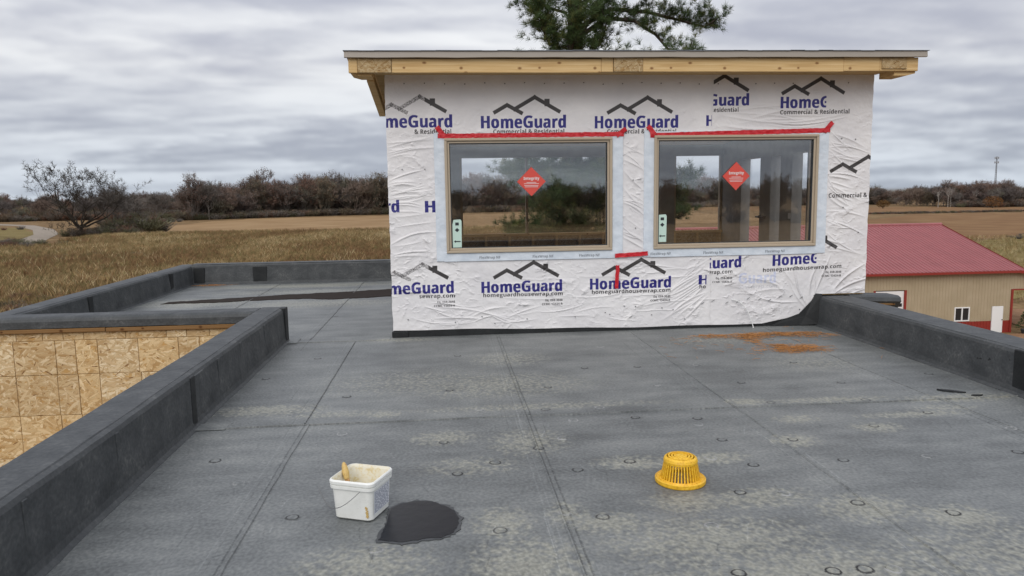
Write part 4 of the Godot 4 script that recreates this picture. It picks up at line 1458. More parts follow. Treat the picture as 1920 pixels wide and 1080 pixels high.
	pbox("fascia_board", M.osb_old, roof, Vector3(4.87, 2.928, -8.107), Vector3(5.16, 3.046, -8.094), 0.003)
	# rake board along the left eave, dropping with the roof
	m = MB.new()
	var rk := [Vector2(-8.44, 2.95), Vector2(-10.0, 2.95 - 1.56 * sl), Vector2(-10.0, 2.83 - 1.56 * sl), Vector2(-8.46, 2.85)]
	for i in range(1, 3):
		for q in [[-0.80, -1.0], [-0.722, 1.0]]:
			m.tface(Vector3(q[0], rk[0].y, rk[0].x), Vector3(q[0], rk[i].y, rk[i].x), Vector3(q[0], rk[i + 1].y, rk[i + 1].x), Vector3(q[1], 0, 0))
	for i in 4:
		var a: Vector2 = rk[i]
		var c: Vector2 = rk[(i + 1) % 4]
		m.face(Vector3(-0.80, a.y, a.x), Vector3(-0.722, a.y, a.x), Vector3(-0.722, c.y, c.x), Vector3(-0.80, c.y, c.x), Vector3((0), (a.y + c.y) / 2 - 2.7, 0.1 if i == 3 else -0.1))
	build(m, "rake_board", M.lumber, roof)
	# windows
	var w1 := front_window(room, 0.022, 1.925, 0.953, 2.236, 1)
	var w2 := front_window(room, 2.412, 4.370, 0.953, 2.250, 2)
	stickers(w1, 0.997, 1.748, 0.092, 1.015)
	stickers(w2, 3.392, 1.780, 2.468, 1.032)
	# print on the sill flashing
	for q in [[0.51, w1], [1.12, w1], [1.66, w1], [2.50, w2], [3.13, w2], [3.88, w2]]:
		flat_text("FlexWrap NF", 0.24, Vector3(q[0], 0.897, -8.4795), M.ink_grey, "lettering", q[1])
	# red sheathing tape
	var rz := -8.4775
	for q in [[-0.05, 2.262, 2.06, 2.268, 0.050], [2.36, 2.252, 4.50, 2.296, 0.052], [-0.058, 2.365, 0.03, 2.255, 0.055], [1.97, 2.25, 2.085, 2.330, 0.050], [2.335, 2.355, 2.42, 2.255, 0.055], [4.43, 2.275, 4.525, 2.385, 0.052], [1.955, 0.884, 2.345, 0.905, 0.048], [1.990, 0.775, 1.975, 0.505, 0.042]]:
		wrinkled_strip("red_tape", M.red_tape, room, Vector2(q[0], q[1]), Vector2(q[2], q[3]), q[4], rz, int(q[0] * 100) + 900)
		rz += 0.0012
	# black curb flashing under the wrap, with the flap dressed up to the parapet
	pbox("base_flashing", M.rubber_fresh, room, Vector3(-0.605, 0.0, -8.56), Vector3(4.10, 0.095, -8.5005), 0.002)
	pbox("base_flashing", M.rubber_fresh, room, Vector3(-0.625, 0.001, -8.52), Vector3(-0.44, 0.07, -8.482), 0.006)
	m = MB.new()
	var fl := [Vector3(3.85, 0.004, -8.47), Vector3(4.0, 0.075, -8.478), Vector3(4.2, 0.14, -8.474), Vector3(4.35, 0.29, -8.472), Vector3(4.40, 0.38, -8.47), Vector3(4.46, 0.378, -8.44), Vector3(4.425, 0.2, -8.425), Vector3(4.42, 0.02, -8.41), Vector3(4.2, 0.006, -8.45)]
	var ce := Vector3(4.27, 0.11, -8.465)
	for i in fl.size():
		m.tface(ce, fl[i], fl[(i + 1) % fl.size()], Vector3(-0.3, 0.3, 1))
		m.face(fl[i], fl[(i + 1) % fl.size()], fl[(i + 1) % fl.size()] + Vector3(0, 0, -0.02), fl[i] + Vector3(0, 0, -0.02), fl[i] - ce)
	build(m, "corner_flap", M.rubber_fresh, room)
	# cap nails and staples
	m = MB.new()
	var rr := RandomNumberGenerator.new()
	rr.seed = 3
	var dots := []
	for k in 24:
		dots.append(Vector2(-0.40 + k * 0.222, 2.83 + rr.randf_range(-0.01, 0.01)))
	for k in 13:
		dots.append(Vector2(rr.randf_range(-0.55, 4.9), rr.randf_range(0.12, 0.3)))
	for q in [[2.17, 1.75], [2.2, 1.2], [4.65, 2.2], [4.82, 2.19], [-0.2, 1.9], [-0.45, 1.9], [4.7, 1.4], [4.9, 1.1], [0.1, 0.16], [1.9, 0.2], [2.4, 0.18]]:
		dots.append(Vector2(q[0], q[1]))
	for d in dots:
		m.box(Vector3(d.x - 0.006, d.y - 0.005, -8.49), Vector3(d.x + 0.006, d.y + 0.005, -8.478), 0.003)
	var nl := build(m, "cap_nails", M.ink, room)
	nl.set_meta("kind", "stuff")
	m = MB.new()
	for k in 11:
		var x := 3.0 + k * 0.135 + rr.randf_range(-0.02, 0.02)
		var y := 0.29 + 0.02 * sin(k * 1.9) + k * 0.006
		var p := Vector3(x, y, -8.477)
		m.tube([p, p + Vector3(0.035, 0.022, 0.004)], [0.003, 0.003], 5)
	nl = build(m, "staples", M.ink, room)
	nl.set_meta("kind", "stuff")
	# loose cord hanging from a staple
	m = MB.new()
	var pts := []
	var rad := []
	for k in 15:
		var t := k / 14.0
		pts.append(Vector3(3.36 + 0.245 * t + 0.03 * sin(t * 3.0), 0.335 - 0.31 * t * t - 0.02 * t, -8.474 + 0.06 * t))
		rad.append(0.0055)
	m.tube(pts, rad, 6)
	m.lathe([Vector2(0.0, -0.012), Vector2(0.012, 0.0), Vector2(0.0, 0.012)], 8, pts[14])
	build(m, "cord", M.white_paint, room)

# ---------------------------------------------------------------- barn
func ribbed(b: MB, p0: Vector3, along: Vector3, up: Vector3, out: Vector3, length: float, height: float, pitch: float, depth: float) -> void:
	# corrugated sheet: flat pans with raised ribs
	var n := int(length / pitch)
	for i in n:
		var a := p0 + along * (i * pitch)
		var q := [a, a + along * (pitch * 0.62), a + along * (pitch * 0.72) + out * depth, a + along * (pitch * 0.88) + out * depth, a + along * (pitch * 0.98), a + along * pitch]
		for k in 5:
			var o := out
			if k == 1:
				o = out - along
			elif k == 3:
				o = out + along
			b.face(q[k], q[k + 1], q[k + 1] + up * height, q[k] + up * height, o)

func barn() -> void:
	var z := -49.35
	var bn := thing("pole_barn", "tan metal pole barn with pinkish red ribbed roof and white doors", "barn", Vector3(0, GROUND, 0))
	var e := 4.47 # eave height above the ground
	var XA := 15.0
	var XB := 40.15
	var b := MB.new()
	# front wall in pieces round the openings
	var Z := Vector3(0, 0, 1)
	for q in [[XA, 29.9, 0.9, e], [29.9, 32.25, 3.26, e], [32.25, 35.9, 0.9, e], [35.9, 37.05, 1.93, e], [37.05, XB, 1.93, e], [35.9, 37.05, 0.88, 0.91], [37.05, 38.72, 0.88, 1.93], [39.6, XB, 0.88, 1.93], [XB, 44.0, 3.13, e]]:
		ribbed(b, Vector3(q[0], q[2], z), Vector3.RIGHT, Vector3.UP, Z, q[1] - q[0], q[3] - q[2], 0.23, 0.03)
	for q in [[XA, 29.9, 0.9, e], [32.25, 35.9, 0.9, e], [29.9, 32.25, 3.26, e], [35.9, 37.05, 1.93, e], [37.05, XB, 1.93, e], [37.05, 38.72, 0.88, 1.93], [39.6, XB, 0.88, 1.93], [XB, 44.0, 3.13, e]]:
		b.box(Vector3(q[0], q[2], z - 0.08), Vector3(q[1], q[3], z - 0.005))
	build(b, "wall", M.barn_tan, bn)
	b = MB.new()
	for q in [[XA, 29.9], [32.25, 38.72], [39.6, XB]]:
		ribbed(b, Vector3(q[0], 0, z), Vector3.RIGHT, Vector3.UP, Z, q[1] - q[0], 0.88, 0.23, 0.035)
		b.box(Vector3(q[0], 0, z - 0.08), Vector3(q[1], 0.9, z - 0.005))
	build(b, "wainscot", M.barn_red, bn)
	# remaining walls
	b = MB.new()
	b.box(Vector3(XA, 0, -67.3), Vector3(XB, e, -67.2))
	b.box(Vector3(XA, 0, -67.2), Vector3(XA + 0.1, e, z - 0.09))
	b.box(Vector3(XB - 0.1, 0, -67.2), Vector3(XB, e, z - 0.09))
	for x in [XA, XB]:
		b.tface(Vector3(x, e, z - 0.1), Vector3(x, e, -67.2), Vector3(x, 7.2, -58.3), Vector3(x - 20.0, 0, 0))
	build(b, "wall", M.barn_tan, bn)
	# roof
	var roof := group_part("roof", bn)
	var XR := 40.86
	var XL := 14.5
	var eave := Vector3(XL, e + 0.03, z + 0.45)
	var ridge := Vector3(XL, 7.36, -58.35)
	for s in [0, 1]:
		b = MB.new()
		var lo := eave if s == 0 else Vector3(XL, e + 0.03, -67.15)
		var up := ridge - lo
		var out := Vector3.RIGHT.cross(up).normalized()
		if out.y < 0:
			out = -out
		ribbed(b, lo, Vector3.RIGHT, up.normalized(), out, XR - XL, up.length(), 0.305, 0.06)
		b.face(lo - out * 0.05, lo - out * 0.05 + Vector3(XR - XL, 0, 0), ridge - out * 0.05 + Vector3(XR - XL, 0, 0), ridge - out * 0.05, -out)
		build(b, "roof_sheet", M.barn_roof, roof)
	b = MB.new()
	b.tube([ridge + Vector3(0, 0.03, 0), ridge + Vector3(XR - XL, 0.03, 0)], [0.13, 0.13], 8)
	build(b, "ridge_cap", M.barn_roof, roof)
	pbox("eave_trim", M.barn_red, roof, Vector3(XL, e - 0.13, z + 0.44), Vector3(XR, e + 0.03, z + 0.49), 0.0)
	pbox("soffit", M.barn_red, roof, Vector3(XL, e - 0.13, z + 0.03), Vector3(XR, e - 0.09, z + 0.438), 0.0)
	b = MB.new()
	b.face(Vector3(XR + 0.01, e - 0.12, z + 0.48), Vector3(XR + 0.01, e + 0.06, z + 0.48), ridge + Vector3(XR - XL + 0.01, 0.06, 0), ridge + Vector3(XR - XL + 0.01, -0.14, 0), Vector3.RIGHT)
	build(b, "gable_trim", M.barn_red, roof)
	# open lean-to at the end
	pbox("corner_trim", M.barn_red, bn, Vector3(XB - 0.03, 0, z - 0.1), Vector3(XB + 0.12, 3.13, z + 0.06), 0.0)
	pbox("opening_trim", M.barn_red, bn, Vector3(XB + 0.12, 3.05, z - 0.1), Vector3(44.0, 3.14, z + 0.06), 0.0)
	b = MB.new()
	b.face(Vector3(XR - 0.5, e - 0.02, z + 0.5), Vector3(45.2, e - 0.5, z + 0.5), Vector3(45.2, e - 0.5, -66.0), Vector3(XR - 0.5, e - 0.02, -66.0), Vector3.UP)
	b.face(Vector3(XR - 0.5, e - 0.02, z + 0.5), Vector3(45.2, e - 0.5, z + 0.5), Vector3(45.2, e - 0.66, z + 0.5), Vector3(XR - 0.5, e - 0.16, z + 0.5), Z)
	build(b, "lean_to_roof", M.barn_red, bn)
	# white door, window, overhead door
	var d := pbox("door", M.white_paint, bn, Vector3(38.74, 0.02, z - 0.05), Vector3(39.58, 1.92, z + 0.05), 0.01)
	pbox("handle", M.steel, d, Vector3(39.47, 0.92, z + 0.05), Vector3(39.53, 0.99, z + 0.11), 0.01)
	var w := group_part("window", bn)
	for q in [[35.9, 0.91, 37.05, 0.99], [35.9, 1.85, 37.05, 1.93], [35.9, 0.99, 35.98, 1.85], [36.97, 0.99, 37.05, 1.85], [36.43, 0.99, 36.52, 1.85]]:
		pbox("frame", M.white_paint, w, Vector3(q[0], q[1], z - 0.05), Vector3(q[2], q[3], z + 0.05), 0.008)
	for q in [[35.98, 36.43], [36.52, 36.97]]:
		pbox("pane", M.dark_glass, w, Vector3(q[0], 0.99, z - 0.02), Vector3(q[1], 1.85, z), 0.0)
	var g := group_part("overhead_door", bn)
	for k in 6:
		pbox("door_panel", M.white_paint, g, Vector3(29.95, 0.02 + k * 0.53, z - 0.1), Vector3(32.1, 0.02 + k * 0.53 + 0.525, z - 0.04), 0.01)
	for q in [30.15, 30.65, 31.15, 31.62]:
		for k in 2:
			pbox("pane", M.dark_glass, g, Vector3(q, 1.55 + k * 0.53, z - 0.05), Vector3(q + 0.36, 1.80 + k * 0.53, z - 0.03), 0.0)
	for q in [[29.82, 29.95], [32.1, 32.25]]:
		pbox("door_trim", M.barn_red, g, Vector3(q[0], 0, z - 0.06), Vector3(q[1], 3.26, z + 0.055), 0.0)

# ---------------------------------------------------------------- trees and grass
func limb(b: MB, r: RandomNumberGenerator, p: Vector3, d: Vector3, ln: float, rad: float, depth: int, o: Dictionary) -> void:
	var pts := [p]
	var rads := [rad]
	var segs := 4 if depth == 0 else 3
	var dir := d
	for i in segs:
		dir = (dir + Vector3(r.randf_range(-1, 1), r.randf_range(-0.6, 0.8), r.randf_range(-1, 1)) * o.crook + Vector3.UP * o.rise).normalized()
		p += dir * ln / segs
		pts.append(p)
		rads.append(lerpf(rad, rad * 0.55, float(i + 1) / segs))
	b.tube(pts, rads, 5 if depth < 2 else 3, false)
	if depth >= o.depth:
		for k in o.twigs:
			var q: Vector3 = pts[r.randi_range(1, segs)]
			var t := (dir + Vector3(r.randf_range(-1, 1), r.randf_range(-0.5, 1), r.randf_range(-1, 1)) * 1.1).normalized()
			twig(b, r, q, t, o)
		return
	var kids: int = o.kids + (1 if depth == 0 else 0)
	for k in kids:
		var at: Vector3 = pts[r.randi_range(2, segs)] if k > 0 else pts[segs]
		var side := Vector3(r.randf_range(-1, 1), r.randf_range(-0.25, 0.55), r.randf_range(-1, 1)).normalized()
		var nd: Vector3 = (dir * (1.0 - o.spread) + side * o.spread).normalized()
		limb(b, r, at, nd, ln * r.randf_range(0.62, 0.85), rads[segs] * r.randf_range(0.65, 0.9), depth + 1, o)

func twig(b: MB, r: RandomNumberGenerator, q: Vector3, t: Vector3, o: Dictionary) -> void:
	var l: float = o.twig * r.randf_range(0.6, 1.3)
	var s := t.cross(Vector3(r.randf_range(-1, 1), r.randf_range(-1, 1), r.randf_range(-1, 1))).normalized()
	var wd: float = o.thick
	b.tface(q - s * wd, q + s * wd, q + t * l, t.cross(s))
	var m := q + t * l * 0.45
	var t2 := (t + s * 0.9).normalized()
	b.tface(m - t * wd, m + t * wd, m + t2 * l * 0.6, t2.cross(t))
	t2 = (t - s * 0.9).normalized()
	b.tface(m - t * wd, m + t * wd, m + t2 * l * 0.55, t2.cross(t))
	if o.leaves > 0:
		for k in o.leaves:
			var c := q + t * l * r.randf() + Vector3(r.randf_range(-1, 1), r.randf_range(-1, 1), r.randf_range(-1, 1)) * 0.35
			var a: Vector3 = Vector3(r.randf_range(-1, 1), r.randf_range(-1, 1), r.randf_range(-1, 1)).normalized() * o.leaf
			var e: Vector3 = a.cross(Vector3(r.randf_range(-1, 1), r.randf_range(-1, 1), r.randf_range(-1, 1))).normalized() * o.leaf * 0.7
			var keep := b.col
			b.col = (o.leaf_col as Color) * r.randf_range(0.7, 1.3)
			b.tface(c - a, c + e, c + a, Vector3.UP)
			b.col = keep

func tree_meshes(sd: int, h: float, o: Dictionary) -> Array:
	# [trunk mesh, crown mesh] of a bare tree about h metres high
	var r := RandomNumberGenerator.new()
	r.seed = sd
	var tr := MB.new()
	var cr := MB.new()
	tr.col = o.col
	cr.col = o.col
	var th: float = h * o.bole
	var base_r: float = h * o.girth
	var top := Vector3(r.randf_range(-0.3, 0.3), th, r.randf_range(-0.3, 0.3))
	tr.tube([Vector3(0, -0.3, 0), Vector3(0, th * 0.15, 0), top * 0.6, top], [base_r * 1.5, base_r * 1.05, base_r * 0.9, base_r * 0.8], 8, false)
	for k in o.limbs:
		var a: float = TAU * (k + r.randf_range(-0.3, 0.3)) / o.limbs
		var up: float = r.randf_range(0.35, 1.1) if k > 0 else 3.0
		var d := Vector3(cos(a), up * o.up, sin(a)).normalized()
		var at := top * r.randf_range(0.62, 1.0)
		limb(cr, r, at, d, (h - th) * o.reach * r.randf_range(0.8, 1.1), base_r * r.randf_range(0.42, 0.6), 0, o)
	return [tr.mesh(), cr.mesh()]

func tree(called: String, label: String, meshes: Array, at: Vector3, turn: float, scale: Vector3, group := "") -> Node3D:
	var t := thing(called, label, "tree", at, group)
	t.rotation.y = turn
	t.scale = scale
	put(meshes[0], "trunk", M.vcol, t)
	put(meshes[1], "crown", M.vcol, t)
	return t

func scatter(called: String, label: String, category: String, mesh: Mesh, mat: Material, xf: Array, cols: Array) -> MultiMeshInstance3D:
	var mm := MultiMesh.new()
	mm.transform_format = MultiMesh.TRANSFORM_3D
	mm.use_colors = true
	mm.mesh = mesh
	mm.instance_count = xf.size()
	for i in xf.size():
		mm.set_instance_transform(i, xf[i])
		mm.set_instance_color(i, cols[i])
	var o := MultiMeshInstance3D.new()
	o.name = numbered(called)
	o.multimesh = mm
	o.material_override = mat
	add_child(o)
	tag(o, label, category, "", "stuff")
	return o

func tuft_mesh(sd: int, blades: int, h: float, wd: float, spread: float) -> ArrayMesh:
	var r := RandomNumberGenerator.new()
	r.seed = sd
	var b := MB.new()
	for k in blades:
		var a := r.randf() * TAU
		var p := Vector3(cos(a), 0, sin(a)) * spread * sqrt(r.randf())
		var lean := Vector3(r.randf_range(-1, 1), 0, r.randf_range(-1, 1)) * 0.45
		var hh := h * r.randf_range(0.5, 1.1)
		var s := Vector3(cos(a + 1.3), 0, sin(a + 1.3)) * wd
		var m := p + Vector3.UP * hh * 0.6 + lean * hh * 0.35
		var t := p + Vector3.UP * hh + lean * hh
		b.col = Color.WHITE * r.randf_range(0.75, 1.2)
		b.face(p - s, p + s, m + s * 0.8, m - s * 0.8, Vector3(lean.z, 0.2, -lean.x))
		b.tface(m - s * 0.8, m + s * 0.8, t, Vector3(lean.z, 0.2, -lean.x))
	return b.mesh()

func vegetation() -> void:
	var grey := Color(0.050, 0.041, 0.035)
	var dusk := Color(0.135, 0.118, 0.107)
	var oak := {"col": grey, "crook": 0.42, "rise": 0.10, "depth": 4, "kids": 2, "twigs": 6, "spread": 0.55, "twig": 1.7, "thick": 0.065, "leaves": 0, "leaf": 0.0, "leaf_col": grey, "bole": 0.16, "girth": 0.030, "limbs": 12, "up": 0.55, "reach": 0.44}
	var dense := oak.duplicate()
	dense.merge({"kids": 3, "twigs": 6, "depth": 3, "twig": 2.0, "thick": 0.06, "rise": 0.2, "limbs": 9, "reach": 0.36, "bole": 0.10, "girth": 0.016, "up": 1.0, "col": dusk}, true)
	var tall := dense.duplicate()
	tall.merge({"bole": 0.34, "limbs": 7, "up": 1.4, "girth": 0.011, "reach": 0.34, "twigs": 5}, true)
	var russet := dense.duplicate()
	russet.merge({"leaves": 2, "leaf": 0.30, "leaf_col": Color(0.155, 0.098, 0.078)}, true)
	var old_oak := tree_meshes(3, 20.0, oak)
	var round_oak := tree_meshes(8, 17.0, dense)
	var tall_a := tree_meshes(12, 20.0, tall)
	var tall_b := tree_meshes(17, 19.0, tall)
	var russet_a := tree_meshes(23, 17.0, russet)
	var wood_a := tree_meshes(29, 17.0, dense)
	var G := GROUND
	tree("bare_oak", "big spreading leafless oak beside the bend of the gravel track", old_oak, Vector3(-107, G, -232), 0.4, Vector3(0.98, 0.97, 0.98))
	tree("bare_tree", "rounded leafless tree just right of the big spreading oak", round_oak, Vector3(-104, G, -246), 1.4, Vector3(1.25, 0.98, 1.25))
	tree("bare_tree", "leafless tree cut off by the left edge of the picture", round_oak, Vector3(-141, G, -226), 2.4, Vector3(0.9, 0.9, 0.9))
	tree("field_oak", "small round-headed leafless tree alone in the hedge gap", wood_a, Vector3(-135, G, -365), 0.8, Vector3(0.9, 0.98, 0.9))
	tree("slender_tree", "thin bare tree in the hedge gap, the taller of the pair", tall_a, Vector3(-148, G, -352), 0.2, Vector3(0.5, 0.8, 0.5))
	tree("slender_tree", "thin bare tree in the hedge gap, the shorter of the pair", tall_b, Vector3(-141, G, -345), 1.2, Vector3(0.5, 0.72, 0.5))
	tree("russet_oak", "oak still holding dark red leaves at the left end of the wood", russet_a, Vector3(-127, G, -392), 0.3, Vector3(1.0, 1.24, 1.0))
	tree("bare_tree", "bare tree right beside the dark red oak", tall_a, Vector3(-119, G, -394), 1.7, Vector3(0.9, 1.05, 0.9))
	tree("wood_edge_tree", "tallest bare reddish tree standing out of the left wood", russet_a, Vector3(-103, G, -432), 2.2, Vector3(1.3, 1.42, 1.3))
	tree("wood_edge_tree", "bare tree with a domed top near the middle of the left wood", wood_a, Vector3(-70, G, -445), 0.9, Vector3(1.15, 1.36, 1.15))
	tree("wood_edge_tree", "upright bare tree just left of the domed one", tall_b, Vector3(-80, G, -446), 0.1, Vector3(0.9, 1.14, 0.9))
	# the woods behind them read as one mass
	var r := RandomNumberGenerator.new()
	r.seed = 41
	var xa := [[], [], []]
	var ca := [[], [], []]
	var bands := [
		[Vector2(-130, -405), Vector2(-75, -470), 26.0, 1.0, 130], [Vector2(-92, -455), Vector2(40, -490), 40.0, 1.2, 330], [Vector2(40, -490), Vector2(210, -540), 30.0, 1.1, 200],
		[Vector2(190, -545), Vector2(330, -540), 40.0, 0.72, 200], [Vector2(300, -540), Vector2(300, -385), 30.0, 0.68, 80], [Vector2(285, -415), Vector2(420, -395), 40.0, 0.70, 210],
		[Vector2(-460, -640), Vector2(-170, -620), 60.0, 0.85, 170], [Vector2(-230, -450), Vector2(-150, -470), 50.0, 0.7, 36],
		[Vector2(-300, 260), Vector2(300, 240), 60.0, 0.9, 220], [Vector2(-420, 200), Vector2(-300, -100), 50.0, 0.9, 90]]
	var tints := [Color(1, 1, 1), Color(1.15, 1.0, 0.9), Color(1.15, 0.95, 0.86), Color(0.95, 1.0, 0.85), Color(0.85, 0.82, 0.85)]
	for q in bands:
		for k in q[4]:
			var p: Vector2 = q[0].lerp(q[1], r.randf())
			p += Vector2(r.randf_range(-0.3, 0.3), r.randf_range(-0.5, 0.5)) * q[2]
			var s: float = q[3] * (r.randf_range(0.55, 0.95) if r.randf() < 0.75 else r.randf_range(0.95, 1.18))
			var wch := 0 if r.randf() < 0.42 else (1 if r.randf() < 0.7 else 2)
			xa[wch].append(Transform3D(Basis(Vector3.UP, r.randf() * TAU).scaled(Vector3(s * 1.05, s, s * 1.05)), Vector3(p.x, G, p.y)))
			ca[wch].append((tints[r.randi() % tints.size()] as Color) * r.randf_range(0.8, 1.25))
	var names := ["mixed brown leafless wood along the far edge of the fields", "taller leafless stems mixed through the far wood", "dark red oaks mixed through the far wood"]
	var msh := [joined(wood_a), joined(tall_b), joined(russet_a)]
	for k in 3:
		scatter("woodland", names[k], "wood", msh[k], M.vcol, xa[k], ca[k])
	# bushes along the wood edges
	var bush := bush_mesh(5)
	var bx := []
	var bc := []
	var lines := [[Vector2(-128, -398), Vector2(-70, -446), 7.0, 420, 2.9], [Vector2(-75, -446), Vector2(45, -470), 9.0, 620, 3.1], [Vector2(45, -472), Vector2(200, -520), 8.0, 120, 3.0], [Vector2(190, -520), Vector2(320, -520), 12.0, 380, 3.6], [Vector2(290, -390), Vector2(440, -375), 12.0, 480, 3.2], [Vector2(-108, -234), Vector2(-94, -240), 5.0, 70, 2.0], [Vector2(-101, -242), Vector2(-95, -248), 5.0, 40, 4.2], [Vector2(-62, -92), Vector2(-34, -66), 5.0, 90, 0.8], [Vector2(-100, -150), Vector2(-60, -140), 8.0, 50, 0.7], [Vector2(-150, -350), Vector2(-128, -372), 6.0, 40, 1.8], [Vector2(-118, -196), Vector2(-92, -176), 6.0, 60, 1.3], [Vector2(-100, -150), Vector2(-128, -170), 10.0, 60, 1.2], [Vector2(-170, -292), Vector2(-240, -300), 14.0, 70, 1.5], [Vector2(180, -303), Vector2(430, -310), 2.5, 900, 0.8], [Vector2(-460, -600), Vector2(-170, -580), 20.0, 400, 5.0], [Vector2(-240, -430), Vector2(-140, -445), 12.0, 160, 3.5], [Vector2(120, -135), Vector2(170, -160), 9.0, 60, 0.8], [Vector2(-300, 250), Vector2(300, 230), 20.0, 200, 3.0]]
	var bt := [Color(0.13, 0.108, 0.09), Color(0.15, 0.115, 0.08), Color(0.105, 0.102, 0.062), Color(0.165, 0.098, 0.07), Color(0.14, 0.125, 0.112)]
	for q in lines:
		for k in q[3]:
			var p: Vector2 = q[0].lerp(q[1], r.randf()) + Vector2(r.randf_range(-1, 1), r.randf_range(-1, 1)) * q[2]
			var s: float = q[4] * r.randf_range(0.6, 1.25)
			bx.append(Transform3D(Basis(Vector3.UP, r.randf() * TAU).scaled(Vector3(s * 1.2, s, s * 1.2)), Vector3(p.x, G - 0.1, p.y)))
			bc.append((bt[r.randi() % bt.size()] as Color) * r.randf_range(0.8, 1.4))
	scatter("undergrowth", "brown brush and briars along the edges of the woods and fields", "undergrowth", bush, M.vcol, bx, bc)
	# birches and coppery bushes on the right
	var birch := tall.duplicate()
	birch.merge({"col": Color(0.40, 0.37, 0.33), "twigs": 1, "kids": 2, "depth": 2, "thick": 0.02, "girth": 0.009, "bole": 0.55}, true)
	var bm := tree_meshes(61, 13.0, birch)
	var bl := ["leftmost white-stemmed birch of the clump before the right wood", "white-stemmed birch second from left in the clump", "white-stemmed birch second from right in the clump", "rightmost white-stemmed birch of the clump before the right wood"]
	for k in 4:
		tree("birch", bl[k], bm, Vector3(272 + k * 6.5 + (k % 2) * 2.0, G, -392 - (k % 3) * 4.0), k * 1.3, Vector3(0.9, 0.85 + 0.08 * (k % 3), 0.9), "white birches before the right wood")
	for q in [[Vector3(284, G, -366), 6.0, Color(0.17, 0.080, 0.028), "large coppery orange bush below the far radio mast"], [Vector3(240, G, -392), 4.5, Color(0.135, 0.075, 0.028), "smaller orange-brown bush left of the white birches"]]:
		var t := thing("copper_bush", q[3], "bush", q[0])
		var b := MB.new()
		b.col = Color(0.05, 0.04, 0.035)
		for k in 6:
			b.tube([Vector3(0, -0.2, 0), Vector3(cos(k * 1.05) * 1.2, q[1] * 0.5, sin(k * 1.05) * 1.2)], [0.12, 0.05], 5, false)
		build(b, "stems", M.vcol, t)
		b = MB.new()
		for k in 1500:
			var d := Vector3(r.randf_range(-1, 1), r.randf_range(-0.8, 1), r.randf_range(-1, 1))
			if d.length() > 1.0:
				continue
			var c: Vector3 = Vector3(0, q[1] * 0.55, 0) + d * Vector3(q[1] * 0.8, q[1] * 0.5, q[1] * 0.8)
			var a := Vector3(r.randf_range(-1, 1), r.randf_range(-1, 1), r.randf_range(-1, 1)).normalized() * 0.34
			var e := a.cross(Vector3(r.randf_range(-1, 1), 1, r.randf_range(-1, 1))).normalized() * 0.22
			b.col = (q[2] as Color) * r.randf_range(0.65, 1.4)
			b.tface(c - a, c + e, c + a, Vector3.UP)
		build(b, "foliage", M.vcol, t)
	# dry grass of the near fields
	var gx := []
	var gc := []
	var gt := [Color(0.38, 0.27, 0.135), Color(0.28, 0.18, 0.09), Color(0.50, 0.38, 0.21), Color(0.21, 0.125, 0.065), Color(0.19, 0.16, 0.07), Color(0.60, 0.49, 0.31)]
	var patch := noise(77, 0.035, 3)
	for k in 90000:
		var zz := -lerpf(46.0, 236.0, pow(r.randf(), 0.8))
		var xx := r.randf_range(-0.62 * absf(zz) - 2.0, 0.30 * absf(zz))
		if zz < -226.0 and xx > -60.0 and r.randf() < 0.5:
			continue
		if Vector2(xx + 102.0, zz + 190.0).length() < 14.0 or (zz < -200 and xx < -100):
			continue
		var s := r.randf_range(0.55, 1.1) * (1.0 + absf(zz) / 500.0)
		var pn := patch.get_noise_2d(xx, zz * 0.45)
		var v := pn * 2.6 + 2.2 + r.randf_range(-1.6, 1.6)
		gx.append(Transform3D(Basis(Vector3.UP, r.randf() * TAU).scaled(Vector3(s * 1.2, s, s * 1.2)), Vector3(xx, G, zz)))
		gc.append((gt[[3, 1, 4, 0, 2, 5][clampi(int(v), 0, 5)]] as Color) * r.randf_range(0.7, 1.2))
	for k in 9000:
		var p := Vector2(r.randf_range(44, 150), r.randf_range(-150, -60))
		if p.x < 44.0 + (-60.0 - p.y) * 0.25 or p.y > -60.0 - (p.x - 44.0) * 0.25:
			continue
		gx.append(Transform3D(Basis(Vector3.UP, r.randf() * TAU).scaled(Vector3.ONE * r.randf_range(0.4, 0.9)), Vector3(p.x, G, p.y)))
		gc.append((gt[r.randi() % 6] as Color).lerp(Color(0.17, 0.14, 0.05), 0.35) * r.randf_range(0.8, 1.2))
	var tx := []
	var tc := []
	for k in 16000:
		var zz := -lerpf(50.0, 232.0, pow(r.randf(), 0.8))
		var xx := r.randf_range(-0.60 * absf(zz), 0.28 * absf(zz))
		if patch.get_noise_2d(xx * 1.7 + 90.0, zz * 1.2) < 0.05 or (zz < -180 and xx < -92):
			continue
		var sc := r.randf_range(0.8, 1.5)
		tx.append(Transform3D(Basis(Vector3.UP, r.randf() * TAU).scaled(Vector3(sc, sc, sc)), Vector3(xx, G, zz)))
		tc.append([Color(0.58, 0.46, 0.27), Color(0.40, 0.27, 0.13), Color(0.20, 0.10, 0.05), Color(0.24, 0.19, 0.08)][r.randi() % 4] * r.randf_range(0.8, 1.2))
	scatter("tall_weeds", "pale seed stalks and dark weeds standing up out of the dry grass", "weeds", tuft_mesh(9, 7, 1.25, 0.03, 0.4), M.vcol, tx, tc)
	scatter("dry_grass", "tall dry golden brown grass covering the near fields", "grass", tuft_mesh(7, 9, 0.85, 0.022, 0.35), M.vcol, gx, gc)
	print("grass ", Time.get_ticks_msec())
	pine()

func joined(m: Array) -> ArrayMesh:
	var st := SurfaceTool.new()
	st.begin(Mesh.PRIMITIVE_TRIANGLES)
	st.append_from(m[0], 0, Transform3D.IDENTITY)
	st.append_from(m[1], 0, Transform3D.IDENTITY)
	return st.commit()

